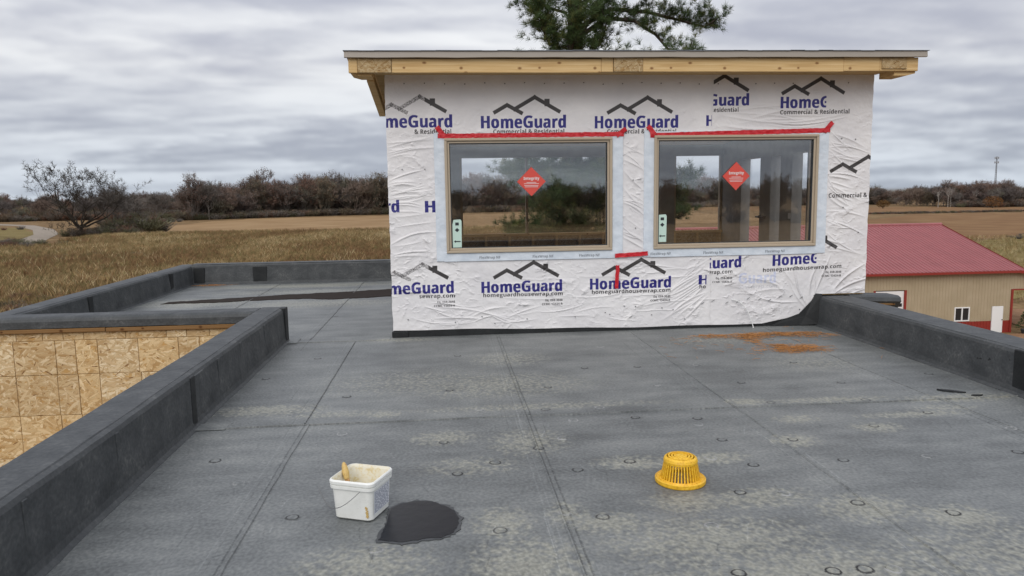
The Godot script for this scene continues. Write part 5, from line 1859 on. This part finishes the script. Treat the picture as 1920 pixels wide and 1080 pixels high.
func bush_mesh(sd: int) -> ArrayMesh:
	var r := RandomNumberGenerator.new()
	r.seed = sd
	var b := MB.new()
	for k in 150:
		var a := r.randf() * TAU
		var d := Vector3(cos(a) * r.randf_range(0.1, 0.9), r.randf_range(0.5, 1.2), sin(a) * r.randf_range(0.1, 0.9))
		var p := Vector3(cos(a), 0, sin(a)) * r.randf_range(0, 0.45)
		var s := d.cross(Vector3(r.randf_range(-1, 1), r.randf_range(-1, 1), r.randf_range(-1, 1))).normalized() * 0.024
		b.col = Color.WHITE * r.randf_range(0.7, 1.25)
		b.tface(p - s, p + s, p + d, d.cross(s))
		for j in 3:
			var m := p + d * r.randf_range(0.3, 0.95)
			var e := (d.normalized() + Vector3(r.randf_range(-1, 1), r.randf_range(-0.6, 1), r.randf_range(-1, 1))).normalized() * r.randf_range(0.15, 0.4)
			b.tface(m - s * 0.9, m + s * 0.9, m + e, e.cross(s))
	return b.mesh()

func pine() -> void:
	var base := Vector3(3.8, GROUND, -22.0)
	var t := thing("pine_tree", "tall dark green pine rising behind the rooftop room", "tree", base)
	var b := MB.new()
	var tp := []
	var tr := []
	for k in 14:
		var y := k * 1.75
		tp.append(Vector3(0.12 * sin(k * 0.9), y - 0.3, 0.1 * cos(k * 1.1)))
		tr.append(lerpf(0.48, 0.06, pow(k / 13.0, 1.2)) * (1.2 if k == 0 else 1.0))
	b.tube(tp, tr, 12)
	build(b, "trunk", M.bark, t)
	var r := RandomNumberGenerator.new()
	r.seed = 15
	var tips := []
	var limbs := []
	# boughs above the roof as the picture shows them (tree coordinates: base at the ground)
	var y0 := -GROUND
	limbs.append([Vector3(0.2, y0 + 6.1, 0.1), [Vector3(1.0, y0 + 6.55, 0.3), Vector3(1.7, y0 + 6.45, 0.5), Vector3(2.3, y0 + 6.05, 0.6), Vector3(2.75, y0 + 5.55, 0.6), Vector3(3.1, y0 + 5.25, 0.6)], 0.075, 0.4])
	limbs.append([Vector3(0.1, y0 + 6.3, -0.1), [Vector3(1.2, y0 + 6.95, -0.3), Vector3(2.3, y0 + 6.9, -0.4), Vector3(3.3, y0 + 6.7, -0.5), Vector3(4.1, y0 + 6.5, -0.5), Vector3(4.5, y0 + 6.75, -0.5)], 0.08, 0.55])
	limbs.append([Vector3(0.1, y0 + 6.9, 0.2), [Vector3(1.0, y0 + 7.3, 0.6), Vector3(2.0, y0 + 7.35, 0.9), Vector3(3.0, y0 + 7.2, 1.0), Vector3(3.7, y0 + 7.35, 1.0)], 0.07, 0.6])
	limbs.append([Vector3(-0.1, y0 + 6.0, 0.2), [Vector3(-0.6, y0 + 6.1, 0.6), Vector3(-0.95, y0 + 6.35, 0.8), Vector3(-1.2, y0 + 6.7, 0.9)], 0.05, 0.9])
	limbs.append([Vector3(-0.1, y0 + 5.3, 0.2), [Vector3(-0.5, y0 + 5.5, 0.7), Vector3(-0.85, y0 + 5.8, 1.0), Vector3(-1.05, y0 + 6.2, 1.1)], 0.05, 0.9])
	limbs.append([Vector3(-0.1, y0 + 6.8, -0.2), [Vector3(-0.7, y0 + 7.0, -0.3), Vector3(-1.2, y0 + 7.25, -0.4), Vector3(-1.5, y0 + 7.6, -0.4)], 0.05, 0.9])
	limbs.append([Vector3(0.0, y0 + 5.2, 0.3), [Vector3(-0.2, y0 + 5.4, 0.9), Vector3(-0.2, y0 + 5.7, 1.5), Vector3(-0.1, y0 + 6.2, 1.9)], 0.05, 0.9])
	limbs.append([Vector3(0.2, y0 + 5.4, -0.2), [Vector3(0.5, y0 + 5.6, 0.5), Vector3(0.75, y0 + 5.95, 0.9), Vector3(0.8, y0 + 6.4, 1.1)], 0.05, 0.9])
	limbs.append([Vector3(0.1, y0 + 5.9, 0.2), [Vector3(0.4, y0 + 6.4, 0.7), Vector3(0.7, y0 + 6.9, 1.0), Vector3(0.8, y0 + 7.3, 1.1)], 0.05, 1.0])
	limbs.append([Vector3(0.0, y0 + 6.4, 0.2), [Vector3(-0.2, y0 + 6.8, 0.8), Vector3(-0.4, y0 + 7.2, 1.1), Vector3(-0.5, y0 + 7.6, 1.2)], 0.05, 1.0])
	# whorls below the roof line (seen through the windows) and above the frame
	for k in 26:
		var y := 4.6 + k * 0.36
		var an := k * 2.4
		var ln := r.randf_range(3.2, 4.9)
		var d := Vector3(cos(an), 0, sin(an))
		if d.x < -0.2 and y > 7.5:
			ln = 1.9
		var p := Vector3(0, y, 0)
		limbs.append([p, [p + d * ln * 0.33 + Vector3(0, 0.15, 0), p + d * ln * 0.66 + Vector3(0, 0.05, 0), p + d * ln + Vector3(0, 0.3, 0)], 0.06, 0.9])
	for k in 20:
		var y := y0 - 0.6 + k * 0.15
		var an := 0.4 + k * 0.53 if k % 2 == 0 else 2.6 - k * 0.07
		var ln := r.randf_range(1.8, 4.2)
		var d := Vector3(cos(an), 0, absf(sin(an)))
		if d.x < 0.0:
			ln = minf(ln, 1.9)
		var p := Vector3(0, y, 0)
		limbs.append([p, [p + d * ln * 0.33 + Vector3(0, 0.05, 0), p + d * ln * 0.66 - Vector3(0, 0.05, 0), p + d * ln + Vector3(0, 0.25, 0)], 0.05, 0.9])
	for k in 22:
		var y := y0 + 7.8 + k * 0.33
		var an := k * 2.4 + 1.0
		var ln := lerpf(3.6, 0.8, k / 22.0)
		var d := Vector3(cos(an), 0.25, sin(an))
		var p := Vector3(0, y, 0)
		limbs.append([p, [p + d * ln * 0.5, p + d * ln + Vector3(0, 0.3, 0)], 0.05, 0.9])
	for q in limbs:
		var pts: Array = [q[0]] + q[1]
		var rad := []
		for i in pts.size():
			rad.append(lerpf(q[2], 0.018, float(i) / (pts.size() - 1)))
		b = MB.new()
		b.tube(pts, rad, 6)
		# side shoots carrying the needles
		var n := 0
		for i in pts.size() - 1:
			var a: Vector3 = pts[i]
			var c: Vector3 = pts[i + 1]
			var steps := int(a.distance_to(c) / 0.10) + 1
			for s in steps:
				var along := (i + float(s) / steps) / (pts.size() - 1)
				if along < 0.22 or r.randf() > q[3] + 0.25 * along:
					continue
				var p := a.lerp(c, float(s) / steps)
				var d := (c - a).normalized()
				for e in 2:
					var sd := (d * 0.5 + Vector3(r.randf_range(-1, 1), r.randf_range(-0.25, 0.95), r.randf_range(-1, 1))).normalized()
					var l := r.randf_range(0.3, 0.75) * (1.15 - 0.5 * along)
					b.tube([p, p + sd * l * 0.6, p + sd * l + Vector3(0, 0.08, 0)], [0.012, 0.009, 0.005], 3, false)
					for g in 6:
						tips.append([p + sd * l * lerpf(0.35, 1.05, g / 3.0) + Vector3(r.randf_range(-1, 1), r.randf_range(-1, 1), r.randf_range(-1, 1)) * 0.10, sd])
				n += 1
			if i == pts.size() - 2:
				for g in 8:
					tips.append([c + Vector3(r.randf_range(-1, 1), r.randf_range(-0.6, 1), r.randf_range(-1, 1)) * 0.22, (c - a).normalized()])
		build(b, "limb", M.bark, t)
	# needle tufts
	var nb := MB.new()
	for k in 34:
		var a := r.randf() * TAU
		var d := Vector3(cos(a) * 0.75, r.randf_range(0.1, 1.0), sin(a) * 0.75).normalized()
		var s := d.cross(Vector3(r.randf_range(-1, 1), r.randf_range(-1, 1), r.randf_range(-1, 1))).normalized() * 0.0042
		var l := r.randf_range(0.10, 0.17)
		var o := Vector3(0, r.randf_range(-0.05, 0.06), 0)
		nb.col = Color.WHITE * r.randf_range(0.8, 1.2)
		nb.tface(o - s, o + s, o + d * l, d.cross(s))
	var mm := MultiMesh.new()
	mm.transform_format = MultiMesh.TRANSFORM_3D
	mm.use_colors = true
	mm.mesh = nb.mesh()
	mm.instance_count = tips.size()
	for i in tips.size():
		var d: Vector3 = (tips[i][1] + Vector3(0, 0.4, 0)).normalized()
		var side := d.cross(Vector3(r.randf_range(-1, 1), 0.1, r.randf_range(-1, 1))).normalized()
		var k := r.randf_range(1.0, 1.5)
		mm.set_instance_transform(i, Transform3D(Basis(side, d, side.cross(d)).scaled(Vector3.ONE * k), tips[i][0]))
		var g := r.randf_range(0.75, 1.3)
		mm.set_instance_color(i, Color(0.060 * g, 0.092 * g, 0.034 * g) if r.randf() < 0.75 else Color(0.11 * g, 0.122 * g, 0.040 * g))
	var cr := MultiMeshInstance3D.new()
	cr.name = "crown"
	cr.multimesh = mm
	cr.material_override = M.leaf
	cr.set_meta("kind", "stuff")
	t.add_child(cr)
	print("pine tufts ", tips.size())

# ---------------------------------------------------------------- small things
func rounded_square(half: float, rad: float, n := 5) -> Array:
	var out := []
	for q in [[1, 1, 0.0], [-1, 1, 0.5], [-1, -1, 1.0], [1, -1, 1.5]]:
		for k in n + 1:
			var a: float = PI * (q[2] + 0.5 * k / n)
			out.append(Vector2(q[0] * (half - rad) + cos(a) * rad, q[1] * (half - rad) + sin(a) * rad))
	return out

func loops(b: MB, levels: Array, inward := false) -> void:
	# levels: [half, corner radius, y]
	for i in levels.size() - 1:
		var a := rounded_square(levels[i][0], levels[i][1])
		var c := rounded_square(levels[i + 1][0], levels[i + 1][1])
		var s := -1.0 if inward else 1.0
		for k in a.size():
			var k2 := (k + 1) % a.size()
			var o := Vector3(a[k].x, 0, a[k].y) * s
			if absf(levels[i][2] - levels[i + 1][2]) < 0.002:
				o = Vector3.UP * (1.0 if levels[i + 1][0] < levels[i][0] else -1.0) * (1.0 if not inward else 1.0)
			b.face(Vector3(a[k].x, levels[i][2], a[k].y), Vector3(a[k2].x, levels[i][2], a[k2].y), Vector3(c[k2].x, levels[i + 1][2], c[k2].y), Vector3(c[k].x, levels[i + 1][2], c[k].y), o)

func cap(b: MB, half: float, rad: float, y: float, out: Vector3) -> void:
	var a := rounded_square(half, rad)
	for k in a.size():
		b.tface(Vector3(0, y, 0), Vector3(a[k].x, y, a[k].y), Vector3(a[(k + 1) % a.size()].x, y, a[(k + 1) % a.size()].y), out)

func blot(called: String, label: String, category: String, mat: Material, pts: Array, y: float, sd: int, rough := 0.012) -> void:
	# a thin film with a ragged outline and a rounded edge
	var poly := PackedVector2Array()
	var f := noise(sd, 9.0, 3)
	for i in pts.size():
		var a := Vector2(pts[i][0], pts[i][1])
		var e: Array = pts[(i + 1) % pts.size()]
		var c := Vector2(e[0], e[1])
		var n := maxi(2, int(a.distance_to(c) / 0.02))
		for k in n:
			var p := a.lerp(c, float(k) / n)
			var fr := 0.35 if rough > 0.015 else 2.0
			poly.append(p + Vector2(f.get_noise_2d(p.x * fr, p.y * fr), f.get_noise_2d(p.y * fr + 50, p.x * fr)) * rough * 2.0)
	var b := MB.new()
	var idx := Geometry2D.triangulate_polygon(poly)
	for k in range(0, idx.size(), 3):
		b.tface(Vector3(poly[idx[k]].x, y, poly[idx[k]].y), Vector3(poly[idx[k + 1]].x, y, poly[idx[k + 1]].y), Vector3(poly[idx[k + 2]].x, y, poly[idx[k + 2]].y), Vector3.UP)
	var cen := Vector2.ZERO
	for p in poly:
		cen += p / poly.size()
	for k in poly.size():
		var p := poly[k]
		var q := poly[(k + 1) % poly.size()]
		var out := Vector3((p + q).x / 2 - cen.x, 0.3, (p + q).y / 2 - cen.y)
		b.face(Vector3(p.x, y, p.y), Vector3(q.x, y, q.y), Vector3(q.x, y - 0.012, q.y), Vector3(p.x, y - 0.012, p.y), out)
	var o := build(b, called, mat)
	tag(o, label, category)

func small_things() -> void:
	# square pail
	var at := Vector3(-0.452, 0.006, -3.704)
	var pail := thing("bucket", "white square plastic bucket with wire handle beside the wet black patch", "bucket", at)
	pail.rotation.y = deg_to_rad(-21.8)
	M.pail = sm(Color.WHITE, 0.42, 0.5, lut_tex(mixed(field(141, 0.02, 256, 256, 4, true), field(142, 0.12, 256, 256, 3, true), 0.4), 256, 256, [[0.0, Color(0.58, 0.58, 0.53)], [0.35, Color(0.72, 0.73, 0.70)], [1.0, Color(0.80, 0.81, 0.79)]]), 3.0)
	M.pail.subsurf_scatter_enabled = false
	M.pail_in = sm(Color.WHITE, 0.5, 0.4, lut_tex(mixed(field(143, 0.02, 256, 256, 4, true), field(144, 0.10, 256, 256, 3, true), 0.5), 256, 256, [[0.0, Color(0.77, 0.77, 0.72)], [0.55, Color(0.74, 0.71, 0.60)], [0.68, Color(0.68, 0.58, 0.34)], [0.85, Color(0.60, 0.45, 0.18)], [1.0, Color(0.45, 0.31, 0.10)]]), 2.2)
	M.stain = sm(Color.WHITE, 0.55, 0.4, lut_tex(field(145, 0.06, 128, 128, 4, true), 128, 128, [[0.0, Color(0.45, 0.26, 0.05)], [0.5, Color(0.62, 0.45, 0.18)], [1.0, Color(0.30, 0.15, 0.03)]]), 12.0)
	var b := MB.new()
	cap(b, 0.098, 0.025, 0.0, Vector3.DOWN)
	loops(b, [[0.098, 0.025, 0.0], [0.104, 0.028, 0.006], [0.113, 0.03, 0.158], [0.122, 0.034, 0.160], [0.1225, 0.034, 0.174], [0.116, 0.032, 0.177], [0.117, 0.032, 0.181], [0.1245, 0.035, 0.183], [0.125, 0.035, 0.197], [0.121, 0.034, 0.203], [0.117, 0.032, 0.204]])
	build(b, "body", M.pail, pail)
	b = MB.new()
	loops(b, [[0.117, 0.032, 0.204], [0.113, 0.03, 0.19], [0.100, 0.026, 0.01]], true)
	cap(b, 0.100, 0.026, 0.01, Vector3.UP)
	build(b, "inner_wall", M.pail_in, pail)
	b = MB.new()
	var pts := []
	var rad := []
	for k in 13:
		var u := k / 12.0
		pts.append(Vector3(lerpf(-0.127, -0.135, u) - 0.055 * sin(PI * u) + 0.0, 0.166 - 0.075 * sin(PI * u), lerpf(-0.11, 0.125, u)))
		rad.append(0.002)
	# handle hangs over the front-left face
	var hp := []
	for p in pts:
		hp.append(Vector3(p.z - 0.06, p.y, -p.x + 0.004))
	b.tube(hp, rad, 6)
	build(b, "handle", M.steel, pail)
	var lab := group_part("label", pail)
	var bt := Basis(Vector3.UP, 0.0)
	b = MB.new()
	b.face(Vector3(0.1086, 0.03, 0.085), Vector3(0.1086, 0.03, -0.08), Vector3(0.1135, 0.148, -0.08), Vector3(0.1135, 0.148, 0.085), Vector3.RIGHT)
	build(b, "paper", sm(lin(0.66, 0.68, 0.72), 0.55, 0.4), lab)
	var rr := RandomNumberGenerator.new()
	rr.seed = 12
	var lm := sm(lin(0.17, 0.19, 0.27), 0.6, 0.4)
	b = MB.new()
	for k in 15:
		var y := 0.037 + k * 0.0072
		var x := 0.1092 + (y - 0.03) / 0.118 * 0.0049
		var z0 := 0.078
		while z0 > -0.07:
			var ln := rr.randf_range(0.008, 0.035)
			b.face(Vector3(x, y, z0), Vector3(x, y, maxf(z0 - ln, -0.075)), Vector3(x + 0.0002, y + 0.0034, maxf(z0 - ln, -0.075)), Vector3(x + 0.0002, y + 0.0034, z0), Vector3.RIGHT)
			z0 -= ln + rr.randf_range(0.003, 0.012)
	build(b, "print", lm, lab)
	b = MB.new()
	var f := noise(7, 40.0, 3)
	for k in 12:
		var y := 0.018 + k * 0.005
		var x := 0.083 + 0.010 * f.get_noise_1d(k * 0.02) - k * 0.0002
		var w := 0.004 + 0.009 * absf(f.get_noise_1d(k * 0.05 + 3.0))
		var z := 0.1063 + (y / 0.158) * 0.0092
		b.face(Vector3(x - w, y, z), Vector3(x + w, y, z), Vector3(x + w * 0.9, y + 0.0055, z + 0.0004), Vector3(x - w * 0.9, y + 0.0055, z + 0.0004), Vector3(0, 0, 1))
	build(b, "adhesive_stain", M.stain, pail)
	# stick left in the pail
	var stick := thing("stirring_stick", "glue-crusted wooden stick standing inside the white bucket", "stick", at)
	stick.rotation.y = deg_to_rad(-21.8)
	b = MB.new()
	b.xf = Transform3D(Basis(Vector3(0, 0, 1), 0.35) * Basis(Vector3(1, 0, 0), -0.25), Vector3(-0.035, 0.016, 0.03))
	b.box(Vector3(-0.013, 0.0, -0.006), Vector3(0.013, 0.235, 0.006), 0.003)
	build(b, "blade", sm(lin(0.46, 0.27, 0.12), 0.7, 0.4), stick)
	b = MB.new()
	b.xf = Transform3D(Basis(Vector3(0, 0, 1), 0.35) * Basis(Vector3(1, 0, 0), -0.25), Vector3(-0.035, 0.016, 0.03))
	b.lathe([Vector2(0.0, 0.15), Vector2(0.014, 0.16), Vector2(0.018, 0.19), Vector2(0.014, 0.225), Vector2(0.007, 0.243), Vector2(0.0, 0.247)], 10)
	build(b, "dried_glue", M.stain, stick)

	# roof drain dome
	var c := Vector3(1.297, -0.026, -3.97)
	var dr := thing("roof_drain_strainer", "yellow plastic dome strainer over the roof drain", "drain cover", c)
	b = MB.new()
	b.lathe([Vector2(0.138, 0.0), Vector2(0.142, 0.006), Vector2(0.142, 0.024), Vector2(0.136, 0.029), Vector2(0.131, 0.024), Vector2(0.118, 0.022), Vector2(0.114, 0.030), Vector2(0.108, 0.028), Vector2(0.108, 0.0)], 48)
	build(b, "flange", M.yellow, dr)
	var rib := MB.new()
	rib.face(Vector3(0.112, 0.02, -0.0042), Vector3(0.112, 0.02, 0.0042), Vector3(0.092, 0.125, 0.0034), Vector3(0.092, 0.125, -0.0034), Vector3(1, 0.2, 0))
	rib.face(Vector3(0.100, 0.02, -0.0042), Vector3(0.100, 0.02, 0.0042), Vector3(0.084, 0.125, 0.0034), Vector3(0.084, 0.125, -0.0034), Vector3(-1, -0.2, 0))
	for s in [-1.0, 1.0]:
		rib.face(Vector3(0.112, 0.02, 0.0042 * s), Vector3(0.092, 0.125, 0.0034 * s), Vector3(0.084, 0.125, 0.0034 * s), Vector3(0.100, 0.02, 0.0042 * s), Vector3(0, 0, s))
	var rm := rib.mesh()
	for k in 38:
		var o := put(rm, "rib", M.yellow, dr)
		o.rotation.y = TAU * k / 38.0
	b = MB.new()
	b.lathe([Vector2(0.084, 0.118), Vector2(0.0945, 0.116), Vector2(0.0955, 0.128), Vector2(0.091, 0.141), Vector2(0.082, 0.148), Vector2(0.078, 0.149), Vector2(0.078, 0.140)], 44)
	build(b, "cap_ring", M.yellow, dr)
	for q in [[0.071, 0.061], [0.054, 0.044], [0.037, 0.0]]:
		b = MB.new()
		var prof := [Vector2(q[0], 0.141), Vector2(q[0], 0.1505), Vector2(q[1], 0.1525)]
		if q[1] > 0.0:
			prof.append(Vector2(q[1], 0.141))
		b.lathe(prof, 36)
		build(b, "cap_ring", M.yellow, dr)
	for k in 4:
		b = MB.new()
		b.box(Vector3(0.02, 0.140, -0.008), Vector3(0.08, 0.1485, 0.008), 0.001)
		var o := build(b, "spoke", M.yellow, dr)
		o.rotation.y = TAU * k / 4.0 + 0.5
	b = MB.new()
	b.lathe([Vector2(0.104, 0.004), Vector2(0.10, 0.016), Vector2(0.055, 0.018), Vector2(0.045, 0.004), Vector2(0.0, 0.002)], 30)
	build(b, "clamping_ring", sm(lin(0.20, 0.19, 0.16), 0.6, 0.4), dr)

	# wet primer and standing water
	blot("primer_smear", "thin grey smear round the wet primer patch", "smear", sm(lin(0.06, 0.063, 0.066), 0.5, 0.4), [[-0.36, -3.35], [-0.335, -3.52], [-0.322, -3.73], [-0.275, -3.79], [-0.186, -3.815], [-0.095, -3.80], [-0.018, -3.73], [0.026, -3.66], [0.050, -3.565], [0.043, -3.475], [0.016, -3.398], [-0.05, -3.345], [-0.12, -3.341], [-0.23, -3.318]], 0.0045, 15, 0.012)
	blot("wet_primer_patch", "wet black primer patch on the roof beside the bucket", "patch", M.wet, [[-0.344, -3.368], [-0.322, -3.52], [-0.308, -3.72], [-0.27, -3.775], [-0.186, -3.80], [-0.102, -3.787], [-0.03, -3.72], [0.012, -3.652], [0.036, -3.56], [0.03, -3.48], [0.006, -3.409], [-0.05, -3.36], [-0.12, -3.357], [-0.23, -3.332]], 0.0065, 5, 0.006)
	blot("wet_streak", "long dark brown wet streak across the far roof by the room", "puddle", M.wet_brown, [[-0.62, -13.15], [-1.2, -12.95], [-1.75, -12.80], [-2.46, -12.67], [-3.18, -12.42], [-3.72, -12.27], [-4.35, -12.05], [-4.40, -11.86], [-3.7, -11.90], [-2.9, -12.02], [-2.28, -12.08], [-1.84, -11.90], [-1.55, -11.96], [-0.9, -12.12], [-0.62, -12.15]], 0.009, 6, 0.03)
	for q in [["larger black membrane scrap lying near the right parapet", [[3.90, -5.50], [3.97, -5.47], [4.02, -5.42], [4.06, -5.385], [4.01, -5.375], [3.95, -5.43], [3.91, -5.46]]], ["smaller black membrane scrap lying near the right parapet", [[4.03, -5.30], [4.09, -5.31], [4.13, -5.30], [4.10, -5.275], [4.05, -5.28]]]]:
		blot("membrane_scrap", q[0], "scrap", M.rubber_fresh, q[1], 0.012, 8, 0.006)
	# drifts of fallen pine needles
	var r := RandomNumberGenerator.new()
	r.seed = 31
	var nm := MB.new()
	nm.tube([Vector3(-0.05, 0, 0), Vector3(0, 0.004, 0.006), Vector3(0.05, 0, 0)], [0.0016, 0.0018, 0.001], 3, false)
	var xf := []
	var cols := []
	for q in [[2.92, -7.95, 0.20, 0.06, 180], [3.32, -7.90, 0.13, 0.10, 260], [3.28, -7.70, 0.05, 0.16, 130], [3.62, -7.94, 0.30, 0.08, 420], [3.95, -7.93, 0.22, 0.08, 220], [4.1, -7.8, 0.2, 0.06, 80], [3.53, -7.18, 0.23, 0.12, 620], [3.40, -7.3, 0.15, 0.1, 110], [-4.40, -14.28, 0.30, 0.07, 200], [3.3, -7.5, 0.9, 0.6, 160]]:
		for k in q[4]:
			var a := r.randf() * TAU
			var d := sqrt(-2.0 * log(maxf(r.randf(), 0.02))) * 0.68
			var p := Vector3(q[0] + cos(a) * q[2] * d, 0.008 + 0.016 * r.randf() * clampf(1.2 - d, 0, 1), q[1] + sin(a) * q[3] * d)
			if r.randf() < 0.5:
				continue
			xf.append(Transform3D(Basis.from_euler(Vector3(0, r.randf() * TAU, r.randf_range(-0.12, 0.12))), p))
			cols.append(Color(0.62, 0.30, 0.11).lerp(Color(0.38, 0.19, 0.08), r.randf()))
	scatter("pine_needles", "orange-brown fallen pine needles drifted on the roof before the room", "needles", nm.mesh(), M.vcol, xf, cols)

	# radio mast far away on the right
	var mast := thing("radio_mast", "thin grey lattice radio mast above the far right wood", "mast", Vector3(560, GROUND, -720))
	b = MB.new()
	for k in 3:
		var a := TAU * k / 3.0
		b.tube([Vector3(cos(a) * 1.1, 0, sin(a) * 1.1), Vector3(cos(a) * 0.4, 42, sin(a) * 0.4)], [0.22, 0.18], 5)
	build(b, "legs", sm(lin(0.22, 0.23, 0.25), 0.6, 0.4), mast)
	b = MB.new()
	for k in 20:
		var y := k * 2.1
		var w := lerpf(1.1, 0.4, y / 42.0)
		for j in 3:
			var a := TAU * j / 3.0
			var e := TAU * (j + 1) / 3.0
			b.tube([Vector3(cos(a) * w, y, sin(a) * w), Vector3(cos(e) * w, y + 2.0, sin(e) * w)], [0.08, 0.08], 3, false)
	build(b, "lattice", sm(lin(0.22, 0.23, 0.25), 0.6, 0.4), mast)
	b = MB.new()
	for y in [36.0, 40.5]:
		for k in 6:
			var a := TAU * k / 6.0
			b.box(Vector3(cos(a) * 1.7 - 0.3, y - 1.0, sin(a) * 1.7 - 0.3), Vector3(cos(a) * 1.7 + 0.3, y + 1.0, sin(a) * 1.7 + 0.3))
		b.tube([Vector3(-1.7, y, 0), Vector3(1.7, y, 0)], [0.1, 0.1], 4)
		b.tube([Vector3(0, y, -1.7), Vector3(0, y, 1.7)], [0.1, 0.1], 4)
	build(b, "antennas", sm(lin(0.35, 0.36, 0.38), 0.6, 0.4), mast)
	# white farm buildings beyond the track
	for q in [[Vector3(-298, GROUND, -520), 13.0, "white farm shed far beyond the track, the larger one"], [Vector3(-322, GROUND, -515), 8.0, "white farm shed far beyond the track, the smaller one"]]:
		var fs := thing("farm_shed", q[2], "shed", q[0])
		pbox("wall", M.white_paint, fs, Vector3(-q[1] / 2, 0, -4), Vector3(q[1] / 2, 3.0, 4), 0.0)
		b = MB.new()
		b.face(Vector3(-q[1] / 2 - 0.4, 2.9, 4.4), Vector3(q[1] / 2 + 0.4, 2.9, 4.4), Vector3(q[1] / 2 + 0.4, 5.0, 0), Vector3(-q[1] / 2 - 0.4, 5.0, 0), Vector3(0, 1, 1))
		b.face(Vector3(-q[1] / 2 - 0.4, 2.9, -4.4), Vector3(q[1] / 2 + 0.4, 2.9, -4.4), Vector3(q[1] / 2 + 0.4, 5.0, 0), Vector3(-q[1] / 2 - 0.4, 5.0, 0), Vector3(0, 1, -1))
		for s in [-1.0, 1.0]:
			b.tface(Vector3(s * q[1] / 2, 3.0, 4), Vector3(s * q[1] / 2, 3.0, -4), Vector3(s * q[1] / 2, 4.95, 0), Vector3(s, 0, 0))
		build(b, "roof", sm(lin(0.45, 0.46, 0.48), 0.5, 0.4), fs)
	# small evergreen by the barn corner
	var sp := thing("young_spruce", "small green potted evergreen standing by the barn corner", "shrub", Vector3(40.75, GROUND + 0.05, -48.6))
	b = MB.new()
	b.lathe([Vector2(0.0, 0.3), Vector2(0.24, 0.3), Vector2(0.28, 0.28), Vector2(0.2, 0.0), Vector2(0.0, 0.0)], 12)
	build(b, "pot", M.ink, sp)
	b = MB.new()
	for k in 700:
		var y := r.randf()
		var a := r.randf() * TAU
		var w := (1.0 - y) * 0.6 + 0.08
		var p := Vector3(cos(a) * w * sqrt(r.randf()), 0.3 + y * 1.25, sin(a) * w * sqrt(r.randf()))
		var d := Vector3(cos(a), 0.3, sin(a)) * 0.14
		var s := d.cross(Vector3(r.randf_range(-1, 1), 1, r.randf_range(-1, 1))).normalized() * 0.025
		b.col = Color(0.05, 0.085, 0.035) * r.randf_range(0.6, 1.5)
		b.tface(p - s, p + s, p + d, Vector3.UP)
	build(b, "foliage", M.vcol, sp)
